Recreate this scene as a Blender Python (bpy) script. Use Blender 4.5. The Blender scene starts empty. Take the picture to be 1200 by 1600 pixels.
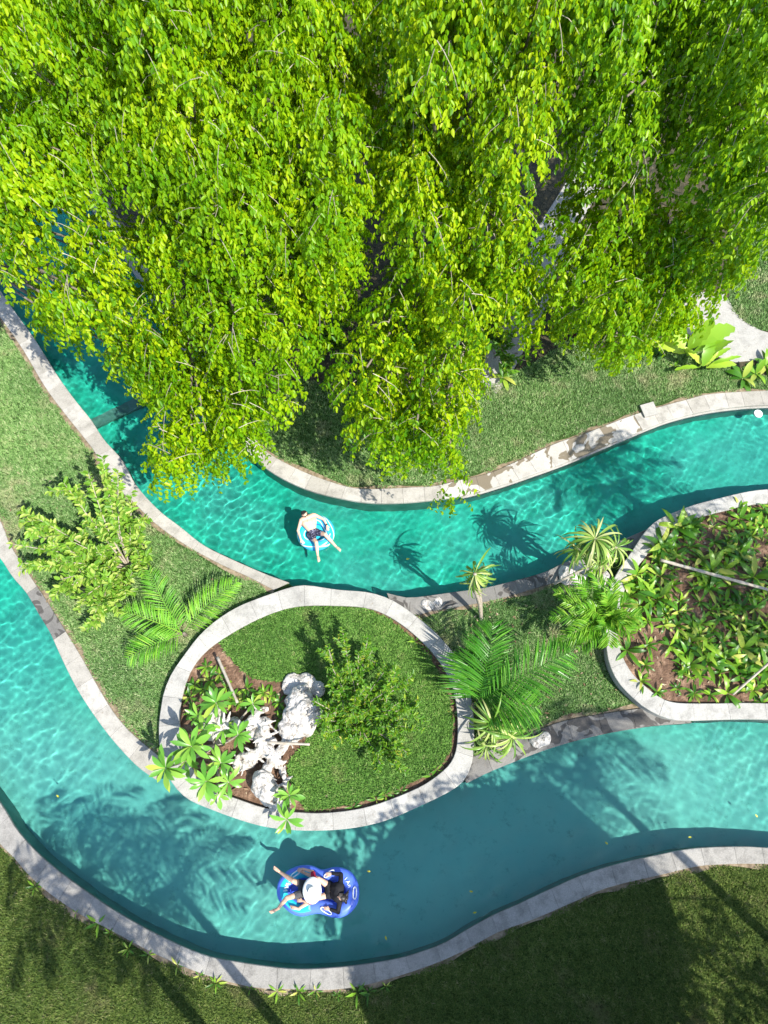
import bpy, bmesh, math, random
import numpy as np
from mathutils import Vector, Matrix, Quaternion

# ------------------------------------------------------------------ camera, sky, sun, exposure
sc = bpy.context.scene
COL = sc.collection
R = math.radians
H, TILT, FPX = 20.0, R(22), 1111.0
cam_data = bpy.data.cameras.new('camera')
cam = bpy.data.objects.new('camera', cam_data); COL.objects.link(cam)
cam.location = (0, 0, H); cam.rotation_euler = (TILT, 0, 0)
cam_data.sensor_fit = 'VERTICAL'; cam_data.sensor_height = 24.0
cam_data.lens = 24.0 * FPX / 1600.0
cam_data.clip_start = 0.1; cam_data.clip_end = 500
sc.camera = cam

world = bpy.data.worlds.new('World'); sc.world = world; world.use_nodes = True
wn = world.node_tree
sky = wn.nodes.new('ShaderNodeTexSky'); sky.sky_type = 'NISHITA'; sky.sun_disc = False
SUN_EL, SUN_AZ = R(52), R(133)
sky.sun_elevation = SUN_EL; sky.sun_rotation = SUN_AZ; sky.air_density = 1.0; sky.dust_density = 1.0
wn.links.new(sky.outputs[0], wn.nodes['Background'].inputs[0])
wn.nodes['Background'].inputs[1].default_value = 0.15

sun = bpy.data.lights.new('sun', 'SUN'); sun.energy = 4.3; sun.angle = R(0.5); sun.color = (1.0, 0.95, 0.86)
sun.cycles.is_caustics_light = True
sun_o = bpy.data.objects.new('sun', sun); COL.objects.link(sun_o)
to_sun = Vector((math.sin(SUN_AZ) * math.cos(SUN_EL), math.cos(SUN_AZ) * math.cos(SUN_EL), math.sin(SUN_EL)))
sun_o.rotation_euler = (-to_sun).to_track_quat('-Z', 'Y').to_euler()
sun_o.location = to_sun * 60

sc.view_settings.view_transform = 'Standard'; sc.view_settings.look = 'None'
sc.view_settings.exposure = 1.0; sc.view_settings.gamma = 1.0
sc.view_settings.use_curve_mapping = False
sc.cycles.use_denoising = True
sc.cycles.max_bounces = 8; sc.cycles.diffuse_bounces = 3; sc.cycles.glossy_bounces = 3
sc.cycles.transmission_bounces = 5; sc.cycles.transparent_max_bounces = 6
sc.cycles.caustics_reflective = False
sc.cycles.sample_clamp_indirect = 6.0

rng = np.random.default_rng(11)
random.seed(11)
CT, ST = math.cos(TILT), math.sin(TILT)

def at(px, py, z=0.0):
    """world point at height z seen at photo pixel (px, py)"""
    dx = (px - 600) / FPX; dy = (800 - py) / FPX
    vy = dy * CT + ST; vz = dy * ST - CT
    t = (z - H) / vz
    return Vector((dx * t, vy * t, z))

def atn(pts, z=0.0):
    return np.array([tuple(at(p[0], p[1], z)) for p in pts])

def project(P):
    P = np.asarray(P, float); q = P - np.array([0, 0, H])
    depth = q[..., 1] * ST - q[..., 2] * CT
    u = q[..., 1] * CT + q[..., 2] * ST
    return 600 + FPX * q[..., 0] / depth, 800 - FPX * u / depth, depth

# ------------------------------------------------------------------ helpers
def tag(o, label=None, cat=None, group=None, kind=None):
    if label: o['label'] = label
    if cat: o['category'] = cat
    if group: o['group'] = group
    if kind: o['kind'] = kind
    return o

def link(o, parent=None):
    COL.objects.link(o)
    if parent is not None:
        o.parent = parent
    return o

def empty(name, loc, label=None, cat=None, group=None):
    o = bpy.data.objects.new(name, None); o.location = loc; o.empty_display_size = .2
    COL.objects.link(o)
    return tag(o, label, cat, group)

class MB:
    """collects vertices and faces of one mesh, in world space"""
    def __init__(s): s.v = []; s.f = []; s.n = 0; s.r = []
    def add(s, V, F, r=None):
        V = np.asarray(V, float).reshape(-1, 3)
        s.v.append(V); s.r.append(np.full(len(V), random.random() if r is None else r))
        s.f += [tuple(i + s.n for i in f) for f in F]; s.n += len(V)
        return s
    def tube(s, pts, rad, k=6, r=None, cap=True):
        P = np.asarray(pts, float); n = len(P)
        rad = np.broadcast_to(np.asarray(rad, float), (n,))
        T = np.gradient(P, axis=0); T /= np.linalg.norm(T, axis=1)[:, None] + 1e-9
        ref = np.array([0, 0, 1.]) if abs(T[0][2]) < .9 else np.array([1., 0, 0])
        V = []
        u = np.cross(T[0], ref); u /= np.linalg.norm(u)
        for i in range(n):
            u = u - T[i] * np.dot(u, T[i]); u /= np.linalg.norm(u) + 1e-9
            w = np.cross(T[i], u)
            for j in range(k):
                a = 2 * math.pi * j / k
                V.append(P[i] + rad[i] * (math.cos(a) * u + math.sin(a) * w))
        F = [(i * k + j, i * k + (j + 1) % k, (i + 1) * k + (j + 1) % k, (i + 1) * k + j) for i in range(n - 1) for j in range(k)]
        if cap:
            F.append(tuple(range(k))[::-1]); F.append(tuple((n - 1) * k + j for j in range(k)))
        return s.add(V, F, r)
    def slab(s, poly, z0, z1, r=None):
        n = len(poly); V = [(p[0], p[1], z0) for p in poly] + [(p[0], p[1], z1) for p in poly]
        F = [tuple(range(n))[::-1], tuple(range(n, 2 * n))] + [(i, (i + 1) % n, n + (i + 1) % n, n + i) for i in range(n)]
        return s.add(V, F, r)
    def rim(s, k):
        a = np.cos(2 * math.pi * (np.arange(len(s.r[-1])) % k) / k); s.r[-1] = a * .5 + .5; return s
    def build(s, name, mat, parent=None, smooth=False, origin=None):
        me = bpy.data.meshes.new(name)
        V = np.concatenate(s.v)
        off = np.array(parent.matrix_basis.translation if parent is not None else (0, 0, 0))
        if parent is not None and parent.parent is not None:
            off = off + np.array(parent.parent.matrix_basis.translation)
        if origin is not None: off = np.array(origin)
        me.from_pydata((V - off).tolist(), [], s.f)
        at_ = me.attributes.new('rnd', 'FLOAT', 'POINT'); at_.data.foreach_set('value', np.concatenate(s.r).astype('f'))
        me.materials.append(mat)
        if smooth: me.shade_smooth()
        o = bpy.data.objects.new(name, me)
        if origin is not None and parent is None: o.location = origin
        return link(o, parent)

def np_mesh(name, V, F, mat, rnd=None, smooth=False, parent=None, uvless=True):
    """fast mesh from equal-size faces"""
    V = np.asarray(V, 'f'); F = np.asarray(F, 'i')
    if parent is not None: V = V - np.array(parent.matrix_basis.translation, 'f')
    me = bpy.data.meshes.new(name)
    nf, k = F.shape
    me.vertices.add(len(V)); me.vertices.foreach_set('co', V.ravel())
    me.loops.add(nf * k); me.loops.foreach_set('vertex_index', F.ravel())
    me.polygons.add(nf); me.polygons.foreach_set('loop_start', np.arange(nf, dtype='i') * k)
    me.update(calc_edges=True); me.validate()
    if rnd is not None:
        a = me.attributes.new('rnd', 'FLOAT', 'POINT'); a.data.foreach_set('value', np.asarray(rnd, 'f'))
    me.materials.append(mat)
    if smooth: me.shade_smooth()
    return link(bpy.data.objects.new(name, me), parent)

def catmull(P, step=0.25, closed=False):
    P = np.asarray(P, float)
    n = len(P); out = []
    rngi = range(n if closed else n - 1)
    for i in rngi:
        p0 = P[(i - 1) % n] if closed or i > 0 else 2 * P[0] - P[1]
        p1 = P[i]; p2 = P[(i + 1) % n]
        p3 = P[(i + 2) % n] if closed or i + 2 < n else 2 * P[-1] - P[-2]
        m = max(2, int(np.linalg.norm(p2 - p1) / step) + 1)
        for k in range(m):
            t = k / m
            out.append(.5 * ((2 * p1) + (-p0 + p2) * t + (2 * p0 - 5 * p1 + 4 * p2 - p3) * t * t + (-p0 + 3 * p1 - 3 * p2 + p3) * t ** 3))
    if not closed: out.append(P[-1])
    return np.array(out)

def inside(poly, X, Y):
    poly = np.asarray(poly)[:, :2]; r = np.zeros(X.shape, bool)
    x0, y0 = poly[-1]
    for x1, y1 in poly:
        c = (y0 > Y) != (y1 > Y)
        if y1 != y0:
            r ^= c & (X < (x1 - x0) * (Y - y0) / (y1 - y0) + x0)
        x0, y0 = x1, y1
    return r

# ------------------------------------------------------------------ materials
def new_mat(name):
    m = bpy.data.materials.new(name); m.use_nodes = True
    return m, m.node_tree, m.node_tree.nodes['Principled BSDF']

def noise(nt, scale, detail=4, rough=.6, coord='world', dist=0):
    n = nt.nodes.new('ShaderNodeTexNoise'); n.inputs['Scale'].default_value = scale
    n.inputs['Detail'].default_value = detail; n.inputs['Roughness'].default_value = rough
    n.inputs['Distortion'].default_value = dist
    if coord == 'world':
        g = nt.nodes.new('ShaderNodeNewGeometry'); nt.links.new(g.outputs['Position'], n.inputs['Vector'])
    else:
        g = nt.nodes.new('ShaderNodeTexCoord'); nt.links.new(g.outputs['Object'], n.inputs['Vector'])
    return n.outputs['Fac']

def ramp(nt, fac, stops):
    r = nt.nodes.new('ShaderNodeValToRGB'); e = r.color_ramp.elements
    while len(e) < len(stops): e.new(.5)
    for i, (p, c) in enumerate(stops):
        e[i].position = p; e[i].color = (*c, 1) if len(c) == 3 else c
    nt.links.new(fac, r.inputs[0]); return r.outputs[0]

def mix(nt, a, b, fac, mode='MIX'):
    m = nt.nodes.new('ShaderNodeMix'); m.data_type = 'RGBA'; m.blend_type = mode
    for sock, v in ((m.inputs[0], fac), (m.inputs[6], a), (m.inputs[7], b)):
        if isinstance(v, (int, float)): sock.default_value = v
        elif isinstance(v, tuple): sock.default_value = (*v, 1) if len(v) == 3 else v
        else: nt.links.new(v, sock)
    return m.outputs[2]

def bump(nt, bsdf, h, strength=.4, dist=.02):
    b = nt.nodes.new('ShaderNodeBump'); b.inputs['Strength'].default_value = strength; b.inputs['Distance'].default_value = dist
    nt.links.new(h, b.inputs['Height']); nt.links.new(b.outputs[0], bsdf.inputs['Normal'])

def simple(name, stops, scale=6, rough=.8, bmp=.3, bscale=None, detail=5, spec=.3, coord='world', dist=.02):
    m, nt, b = new_mat(name)
    nt.links.new(ramp(nt, noise(nt, scale, detail, coord=coord), stops), b.inputs['Base Color'])
    b.inputs['Roughness'].default_value = rough; b.inputs['Specular IOR Level'].default_value = spec
    if bmp: bump(nt, b, noise(nt, bscale or scale * 5, 4, coord=coord), bmp, dist)
    return m

def rnd_attr(nt):
    a = nt.nodes.new('ShaderNodeAttribute'); a.attribute_name = 'rnd'; return a.outputs['Fac']

def leaf_mat(name, stops, trans=(.3, .5, .02), tf=.3, rough=.45, big=None, spec=.35):
    """leaf: colour from each leaf's own random value, light shines through it"""
    m, nt, b = new_mat(name)
    oi = nt.nodes.new('ShaderNodeObjectInfo')
    ad = nt.nodes.new('ShaderNodeMath'); ad.operation = 'ADD'
    nt.links.new(rnd_attr(nt), ad.inputs[0]); nt.links.new(oi.outputs['Random'], ad.inputs[1])
    fr = nt.nodes.new('ShaderNodeMath'); fr.operation = 'FRACT'; nt.links.new(ad.outputs[0], fr.inputs[0])
    col = ramp(nt, fr.outputs[0], stops)
    if big:
        col = mix(nt, col, big[1], ramp(nt, noise(nt, big[0], 2), [(.45, (0, 0, 0)), (.65, (big[2],) * 3)]))
    nt.links.new(col, b.inputs['Base Color'])
    b.inputs['Roughness'].default_value = rough; b.inputs['Specular IOR Level'].default_value = spec
    t = nt.nodes.new('ShaderNodeBsdfTranslucent'); t.inputs[0].default_value = (*trans, 1)
    ms = nt.nodes.new('ShaderNodeMixShader'); ms.inputs[0].default_value = tf
    nt.links.new(b.outputs[0], ms.inputs[1]); nt.links.new(t.outputs[0], ms.inputs[2])
    nt.links.new(ms.outputs[0], nt.nodes['Material Output'].inputs[0])
    return m

def flat(name, c, rough=.5, spec=.5, bmp=0, **kw):
    m, nt, b = new_mat(name)
    v = tuple(min(1, x * 1.12) for x in c); d = tuple(x * .88 for x in c)
    nt.links.new(ramp(nt, noise(nt, 9, 3, coord='object'), [(.3, d), (.7, v)]), b.inputs['Base Color'])
    b.inputs['Roughness'].default_value = rough; b.inputs['Specular IOR Level'].default_value = spec
    if bmp: bump(nt, b, noise(nt, 60, 3, coord='object'), bmp, .01)
    for k, x in kw.items(): b.inputs[k].default_value = x
    return m

M = {}
# concrete coping stone: tone differs from stone to stone, fine speckle, stains of their own shape
def stone_mat(name, lo, hi, stain=None, stain_at=.58, grime=.5, sscale=1.6):
    m, nt, b = new_mat(name)
    oi = nt.nodes.new('ShaderNodeObjectInfo')
    c = ramp(nt, oi.outputs['Random'], [(0, lo), (1, hi)])
    c = mix(nt, c, tuple(x * .66 for x in lo), ramp(nt, noise(nt, 2.6, 6, .68), [(.46, (0, 0, 0)), (.66, (grime,) * 3)]))
    c = mix(nt, c, ramp(nt, noise(nt, 34, 3, .7), [(.3, (.55, .55, .54)), (.7, (1.15, 1.14, 1.12))]), .55, 'MULTIPLY')
    c = mix(nt, c, (.17, .12, .07), ramp(nt, noise(nt, 5.3, 5, .8), [(.62, (0, 0, 0)), (.69, (.55, .55, .55))]))
    if stain:
        c = mix(nt, c, stain, ramp(nt, noise(nt, sscale, 2, .55, dist=1.2), [(stain_at, (0, 0, 0)), (stain_at + .02, (.92, .92, .92))]))
    nt.links.new(c, b.inputs['Base Color']); b.inputs['Roughness'].default_value = .8; b.inputs['Specular IOR Level'].default_value = .25
    bump(nt, b, noise(nt, 28, 5, .7), .45, .02)
    return m
M['coping'] = stone_mat('coping_concrete', (.34, .32, .28), (.46, .44, .40), grime=.7)
M['coping_wet'] = stone_mat('coping_concrete_with_wet_stains', (.42, .40, .36), (.50, .48, .44), stain=(.16, .13, .085), stain_at=.52)
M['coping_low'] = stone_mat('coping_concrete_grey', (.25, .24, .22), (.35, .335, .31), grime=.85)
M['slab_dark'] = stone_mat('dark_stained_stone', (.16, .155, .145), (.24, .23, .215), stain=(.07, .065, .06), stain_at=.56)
M['planter'] = stone_mat('planter_wall_concrete', (.36, .35, .325), (.44, .43, .40), grime=.7)
M['path'] = stone_mat('pale_path_concrete', (.36, .35, .32), (.42, .41, .38), grime=.6)
M['mortar'] = simple('mortar', [(.3, (.13, .125, .11)), (.7, (.22, .21, .19))], 12)
M['joint_soil'] = simple('kerb_bed', [(.3, (.10, .085, .06)), (.7, (.2, .17, .12))], 8)
M['soil'] = simple('garden_soil', [(.25, (.02, .018, .01)), (.5, (.05, .045, .022)), (.78, (.13, .10, .06))], 5.5, bmp=.9, bscale=16, dist=.06, detail=8)
M['bed_soil'] = simple('planting_bed_soil', [(.2, (.06, .035, .022)), (.5, (.15, .088, .055)), (.75, (.38, .25, .17))], 4.2, bmp=1, bscale=13, dist=.08, detail=8)
M['pool_wall'] = simple('pool_wall_tile', [(.3, (.045, .16, .13)), (.7, (.09, .24, .2))], 3, rough=.5)
M['waterline'] = simple('waterline_stone', [(.3, (.035, .045, .045)), (.7, (.10, .115, .115))], 5, rough=.45)

def lawn_mat(name, dark, light, dry, dryat=.6):
    m, nt, b = new_mat(name)
    c = ramp(nt, noise(nt, 17, 5, .75), [(.32, dark), (.66, light)])
    c = mix(nt, c, dry, ramp(nt, noise(nt, .75, 6, .72), [(dryat, (0, 0, 0)), (dryat + .14, (.6, .6, .6))]))
    nt.links.new(c, b.inputs['Base Color']); b.inputs['Roughness'].default_value = .95; b.inputs['Specular IOR Level'].default_value = .1
    bump(nt, b, noise(nt, 22, 6, .8), 1, .06)
    return m
M['lawn'] = lawn_mat('lawn_ground', (.024, .05, .012), (.075, .135, .035), (.22, .2, .11))
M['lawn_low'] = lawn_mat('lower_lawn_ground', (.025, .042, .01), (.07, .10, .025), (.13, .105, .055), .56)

def blade_mat(name, stops, dry, dryat=.56, amt=.75):
    m, nt, b = new_mat(name)
    c = ramp(nt, rnd_attr(nt), stops)
    c = mix(nt, c, dry, ramp(nt, noise(nt, .75, 6, .72), [(dryat - .03, (0, 0, 0)), (dryat + .11, (amt,) * 3)]))
    c = mix(nt, c, ramp(nt, noise(nt, .33, 3, .6), [(.35, (.72, .78, .7)), (.65, (1.2, 1.15, 1.05))]), .8, 'MULTIPLY')
    nt.links.new(c, b.inputs['Base Color']); b.inputs['Roughness'].default_value = .6; b.inputs['Specular IOR Level'].default_value = .2
    return m
M['blade'] = blade_mat('grass_blades', [(0, (.05, .12, .03)), (.45, (.12, .24, .065)), (.8, (.22, .34, .13)), (1, (.45, .46, .29))], (.38, .36, .22))
M['blade_oval'] = blade_mat('island_grass_blades', [(0, (.045, .11, .02)), (.5, (.10, .23, .04)), (.85, (.18, .33, .07)), (1, (.36, .38, .18))], (.27, .28, .12), .6)
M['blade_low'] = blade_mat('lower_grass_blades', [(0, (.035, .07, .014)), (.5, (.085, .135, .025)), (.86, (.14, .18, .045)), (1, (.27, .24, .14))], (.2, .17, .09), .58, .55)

# pool floor: turquoise render under real water
m, nt, b = new_mat('pool_floor_render')
c = ramp(nt, noise(nt, 1.1, 5, .65), [(.3, (.006, .30, .215)), (.7, (.03, .52, .375))])
gp = nt.nodes.new('ShaderNodeNewGeometry'); sp_ = nt.nodes.new('ShaderNodeSeparateXYZ'); nt.links.new(gp.outputs['Position'], sp_.inputs[0])
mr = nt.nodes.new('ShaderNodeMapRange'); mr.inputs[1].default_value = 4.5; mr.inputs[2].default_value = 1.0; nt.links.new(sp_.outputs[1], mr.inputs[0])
c = mix(nt, c, (.17, .46, .42), ramp(nt, mr.outputs[0], [(0, (0, 0, 0)), (1, (.75, .75, .75))]))  # paler floor along the lower channel stands in for light scattered in the water
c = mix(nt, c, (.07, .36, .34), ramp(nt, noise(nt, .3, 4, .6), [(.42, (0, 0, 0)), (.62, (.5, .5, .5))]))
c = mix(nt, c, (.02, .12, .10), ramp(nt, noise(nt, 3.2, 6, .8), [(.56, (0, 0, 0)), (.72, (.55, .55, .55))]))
nt.links.new(c, b.inputs['Base Color']); b.inputs['Roughness'].default_value = .8; b.inputs['Specular IOR Level'].default_value = .1
M['pool_floor'] = m
m = bpy.data.materials.new('pool_water'); m.use_nodes = True; nt = m.node_tree; nt.nodes.clear()
o_ = nt.nodes.new('ShaderNodeOutputMaterial'); g_ = nt.nodes.new('ShaderNodeBsdfGlass')
g_.inputs['IOR'].default_value = 1.333; g_.inputs['Roughness'].default_value = 0.0; g_.inputs['Color'].default_value = (.93, 1, .985, 1)
nt.links.new(g_.outputs[0], o_.inputs[0]); M['water'] = m

# ------------------------------------------------------------------ traced lines (photo pixels of the ground plan)
K_left_in = [(-300,-20),(-160,200),(-60,368),(10,471),(52,530),(87,586),(115,625),(140,656),(161,688),(189,719),(206,751),(224,775),(252,803),(280,824),(315,852),(350,870),(413,898),(450,911)]
K_left_out = [(-330,10),(-190,225),(-80,385),(-20,468),(0,495),(35,545),(70,604),(101,646),(147,705),(175,758),(203,779),(238,814),(280,845),(315,866),(350,884),(390,902),(428,922)]
K_up_in = [(1500,650),(1400,640),(1300,632),(1210,631),(1160,633),(1100,641),(1040,656),(980,680),(930,701),(880,722),(830,740),(780,757),(730,771),(680,779),(620,784),(570,783),(520,774),(480,763),(440,745),(410,725),(385,700),(365,675),(340,635),(305,580),(260,505),(200,410),(120,290),(0,110),(-150,-110)]
K_up_out = [(1500,625),(1400,614),(1300,608),(1200,610),(1112,615),(1077,623),(1025,637),(976,653),(909,679),(867,693),(815,717),(767,738),(722,749),(680,759),(645,761),(610,763),(557,763),(515,752),(477,738),(442,721),(420,708),(407,696),(388,672),(360,628),(325,570),(280,495),(220,400),(140,280),(20,100),(-130,-120)]
K_wl_in = [(-300,640),(-200,712),(-100,790),(-40,832),(0,869),(21,900),(42,924),(63,960),(80,988),(101,1034),(122,1075),(147,1114),(172,1148),(200,1180),(221,1200),(244,1216)]
K_wl_out = [(-300,600),(-200,665),(-100,738),(-40,780),(0,813),(14,848),(45,897),(73,939),(101,984),(129,1030),(154,1075),(178,1114),(205,1145),(227,1164),(252,1184)]
K_bot_in = [(-400,900),(-250,1010),(-120,1120),(-50,1195),(0,1259),(21,1294),(52,1330),(87,1361),(140,1400),(182,1428),(245,1463),(315,1494),(367,1505),(420,1513),(470,1517),(540,1513),(610,1503),(652,1492),(697,1475),(732,1454),(778,1429),(800,1420),(860,1392),(910,1370),(967,1352),(1033,1337),(1083,1328),(1150,1325),(1200,1327),(1300,1336),(1420,1352),(1600,1380)]
K_bot_out = [(-430,945),(-280,1060),(-140,1170),(-60,1248),(0,1319),(21,1340),(45,1368),(77,1396),(122,1427),(175,1455),(227,1483),(280,1508),(332,1527),(385,1541),(413,1545),(470,1546),(515,1547),(568,1540),(627,1524),(687,1503),(732,1482),(778,1457),(833,1437),(900,1408),(950,1387),(1033,1367),(1083,1355),(1120,1351),(1200,1350),(1300,1358),(1420,1376),(1600,1405)]
K_s1_in = [(605,928),(634,935),(665,933),(700,928),(757,920),(800,910),(853,895),(877,883),(930,862),(985,840),(1040,815)]
K_s1_out = [(615,955),(645,964),(672,955),(700,951),(767,938),(800,930),(833,920),(867,910),(900,899),(940,884),(1000,850),(1046,828)]
K_s2_in = [(728,1222),(760,1206),(781,1197),(816,1183),(845,1172),(890,1158),(943,1145),(1000,1135),(1043,1130),(1080,1128)]
K_s2_out = [(715,1190),(742,1181),(765,1172),(800,1158),(840,1140),(890,1124),(943,1115),(990,1108),(1020,1104),(1060,1100)]
OV_out = [(249,1135),(252,1108),(257,1081),(269,1052),(291,1020),(312,993),(339,969),(373,948),(413,932),(455,918),(480,915),(527,922),(575,926),(612,938),(648,962),(676,985),(702,1013),(721,1041),(733,1077),(739,1120),(740,1155),(737,1190),(725,1218),(702,1236),(657,1258),(600,1282),(543,1294),(480,1297),(427,1293),(387,1284),(333,1265),(290,1245),(263,1212),(251,1172)]
OV_in = [(281,1135),(282,1103),(288,1075),(299,1046),(319,1020),(346,999),(387,975),(427,957),(467,947),(520,946),(575,950),(613,966),(648,992),(676,1020),(698,1052),(710,1084),(715,1122),(714,1165),(704,1192),(683,1212),(657,1229),(613,1248),(569,1262),(524,1269),(480,1270),(421,1264),(373,1249),(333,1233),(303,1204),(287,1172)]
PL_out = [(1600,790),(1500,775),(1400,765),(1300,760),(1200,765),(1167,769),(1128,778),(1080,791),(1030,812),(1008,832),(990,859),(969,889),(954,919),(948,950),(945,980),(948,1005),(951,1030),(960,1054),(972,1072),(990,1090),(1008,1105),(1032,1118),(1055,1124),(1080,1125),(1200,1123),(1350,1135),(1500,1150),(1600,1160)]
PL_in = [(1600,815),(1500,798),(1400,788),(1300,783),(1200,786),(1170,789),(1140,796),(1104,805),(1068,815),(1044,828),(1026,847),(1008,871),(990,893),(978,916),(970,945),(965,975),(966,1000),(972,1024),(987,1051),(1008,1072),(1032,1090),(1056,1098),(1110,1099),(1200,1099),(1350,1112),(1500,1125),(1600,1135)]
ZOV, ZPL, ZW, ZF = .26, .40, -.13, -1.02

def smoothline(pts, z=0, closed=False, step=.22):
    return catmull(atn(pts, z), step, closed)

L = {k: smoothline(v) for k, v in dict(left_in=K_left_in, left_out=K_left_out, up_in=K_up_in, up_out=K_up_out, wl_in=K_wl_in, wl_out=K_wl_out,
     bot_in=K_bot_in, bot_out=K_bot_out, s1_in=K_s1_in, s1_out=K_s1_out, s2_in=K_s2_in, s2_out=K_s2_out).items()}
ov_out = smoothline(OV_out, ZOV, True); ov_in = smoothline(OV_in, ZOV, True)
pl_out = smoothline(PL_out, ZPL); pl_in = smoothline(PL_in, ZPL)

# ------------------------------------------------------------------ ground sheets
def sheet(name, poly, z, mat, skirt=None, kind='structure', skirt_mat=None):
    bm = bmesh.new()
    vs = [bm.verts.new((p[0], p[1], z)) for p in poly]
    f = bm.faces.new(vs); f.normal_update()
    if f.normal.z < 0: f.normal_flip()
    bmesh.ops.triangulate(bm, faces=[f])
    me = bpy.data.meshes.new(name); bm.to_mesh(me); bm.free(); me.materials.append(mat)
    o = link(bpy.data.objects.new(name, me)); tag(o, kind=kind)
    return o

upper_poly = np.concatenate([np.array([[60, 6, 0], ]), L['up_in'], np.array([[-60, 60, 0], [60, 60, 0]])])
mid_top = np.concatenate([L['left_in'], atn([(480,930),(540,938),(610,945)]), L['s1_in'], atn([(1060,830),(1200,775),(1400,775),(1590,800)])])
mid_bot = np.concatenate([L['wl_in'], atn([(258,1200),(290,1235),(340,1258),(430,1282),(500,1287),(600,1272),(680,1240),(735,1205)]), L['s2_in'], atn([(1120,1112),(1300,1120),(1500,1140),(1590,1150)])])
mid_poly = np.concatenate([np.array([[-60, 40, 0]]), mid_top, np.array([[60, 9, 0], [60, 1.2, 0]]), mid_bot[::-1], np.array([[-60, 14, 0]])])
low_poly = np.concatenate([np.array([[-60, -6, 0]]), L['bot_in'], np.array([[60, -8, 0], [60, -60, 0], [-60, -60, 0]])])

ground = [sheet('ground', upper_poly, -.05, M['soil']), sheet('ground', mid_poly, -.05, M['lawn']), sheet('ground', low_poly, -.05, M['lawn_low'])]

def wall_strip(name, line, z0, z1, mat, parent=None, shift=0.0, kind='structure'):
    n = len(line); V = np.concatenate([np.c_[line[:, :2], np.full(n, z0)], np.c_[line[:, :2], np.full(n, z1)]])
    F = [(i, i + 1, n + i + 1, n + i) for i in range(n - 1)]
    o = np_mesh(name, V, F, mat, smooth=True, parent=parent); tag(o, kind=kind); return o

for ln in (L['up_in'], mid_top, mid_bot, L['bot_in']):
    wall_strip('pool_wall', ln, ZF - .02, -.20, M['pool_wall'])
    wall_strip('waterline_band', ln, -.20, -.051, M['waterline'])

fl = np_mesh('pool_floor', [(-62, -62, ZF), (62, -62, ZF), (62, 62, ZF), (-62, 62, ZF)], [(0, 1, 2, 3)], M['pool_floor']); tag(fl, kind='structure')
fl.cycles.is_caustics_receiver = True
for o in bpy.data.objects:
    if o.name.startswith('pool_wall'): o.cycles.is_caustics_receiver = True

# ------------------------------------------------------------------ water with real ripples
def near_pts(line, X, Y, d):
    """True where (X,Y) is within d of a polyline (coarse)"""
    r = np.zeros(X.shape, bool)
    for p in line[::2]:
        r |= (np.abs(X - p[0]) < d) & (np.abs(Y - p[1]) < d)
    return r
GS = .04
gx = np.arange(-16.5, 16.5, GS); gy = np.arange(-6.0, 24.0, GS)
GX, GY = np.meshgrid(gx, gy)
cxm, cym = (GX[:-1, :-1] + GS / 2), (GY[:-1, :-1] + GS / 2)
px_, py_, dp_ = project(np.stack([cxm, cym, np.full(cxm.shape, ZW)], -1))
keep = (px_ > -260) & (px_ < 1460) & (py_ > 180) & (py_ < 1800)
cc = (slice(None, None, 5), slice(None, None, 5))
Xc, Yc = cxm[cc], cym[cc]
land = inside(upper_poly, Xc, Yc) | inside(mid_poly, Xc, Yc) | inside(low_poly, Xc, Yc)
water_c = ~land
for _ in range(2):   # grow by a cell or two so that the water runs under the edge
    w2 = water_c.copy()
    w2[1:] |= water_c[:-1]; w2[:-1] |= water_c[1:]; w2[:, 1:] |= water_c[:, :-1]; w2[:, :-1] |= water_c[:, 1:]
    water_c = w2
full = np.repeat(np.repeat(water_c, 5, 0), 5, 1)[:cxm.shape[0], :cxm.shape[1]]
keep &= full
wrng = np.random.default_rng(5)
Zw = np.zeros(GX.shape)
XX = GX + .10 * np.sin(GY * 1.1 + .6 * np.sin(GX * .7)); YY = GY + .10 * np.sin(GX * 1.3 + 1)
for i in range(40):
    a = wrng.uniform(0, 2 * math.pi); Lw = wrng.uniform(.16, .70); ph = wrng.uniform(0, 6.28); k = 2 * math.pi / Lw
    Zw += Lw * .00175 * np.sin(k * (XX * math.cos(a) + YY * math.sin(a)) + ph)
# patches of calmer and livelier water
Zw *= 1 - .38 / (1 + np.exp((GY - 3.6) * 1.6))
Zw *= 1.0 + .35 * np.sin(GX * .55 + 1.3) * np.sin(GY * .5 + .4) + .25 * np.sin(GX * 1.3 + GY * .9)
idx = np.arange(GX.size).reshape(GX.shape)
q = np.stack([idx[:-1, :-1], idx[:-1, 1:], idx[1:, 1:], idx[1:, :-1]], -1)[keep]
used = np.unique(q); remap = np.zeros(GX.size, 'i'); remap[used] = np.arange(len(used))
V = np.stack([GX.ravel()[used], GY.ravel()[used], (ZW + Zw).ravel()[used]], -1)
water = np_mesh('water', V, remap[q], M['water'], smooth=True); tag(water, kind='structure')
water.cycles.is_caustics_caster = True

# ------------------------------------------------------------------ kerbs: every coping stone its own piece
def nearest_on(line, p):
    a = line[:-1, :2]; b = line[1:, :2]; ab = b - a
    t = np.clip(((p[:2] - a) * ab).sum(1) / ((ab ** 2).sum(1) + 1e-12), 0, 1)
    q = a + ab * t[:, None]; d = ((q - p[:2]) ** 2).sum(1); i = d.argmin(); return q[i]

def resample(line, step):
    d = np.r_[0, np.cumsum(np.linalg.norm(np.diff(line[:, :2], axis=0), axis=1))]
    n = max(2, int(d[-1] / step) + 1); s = np.linspace(0, d[-1], n)
    return np.c_[np.interp(s, d, line[:, 0]), np.interp(s, d, line[:, 1])], d[-1]

def seen(p, m=60, z=0):
    x, y, _ = project(np.array([p[0], p[1], z])); return -m < x < 1200 + m and -m < y < 1600 + m

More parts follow.
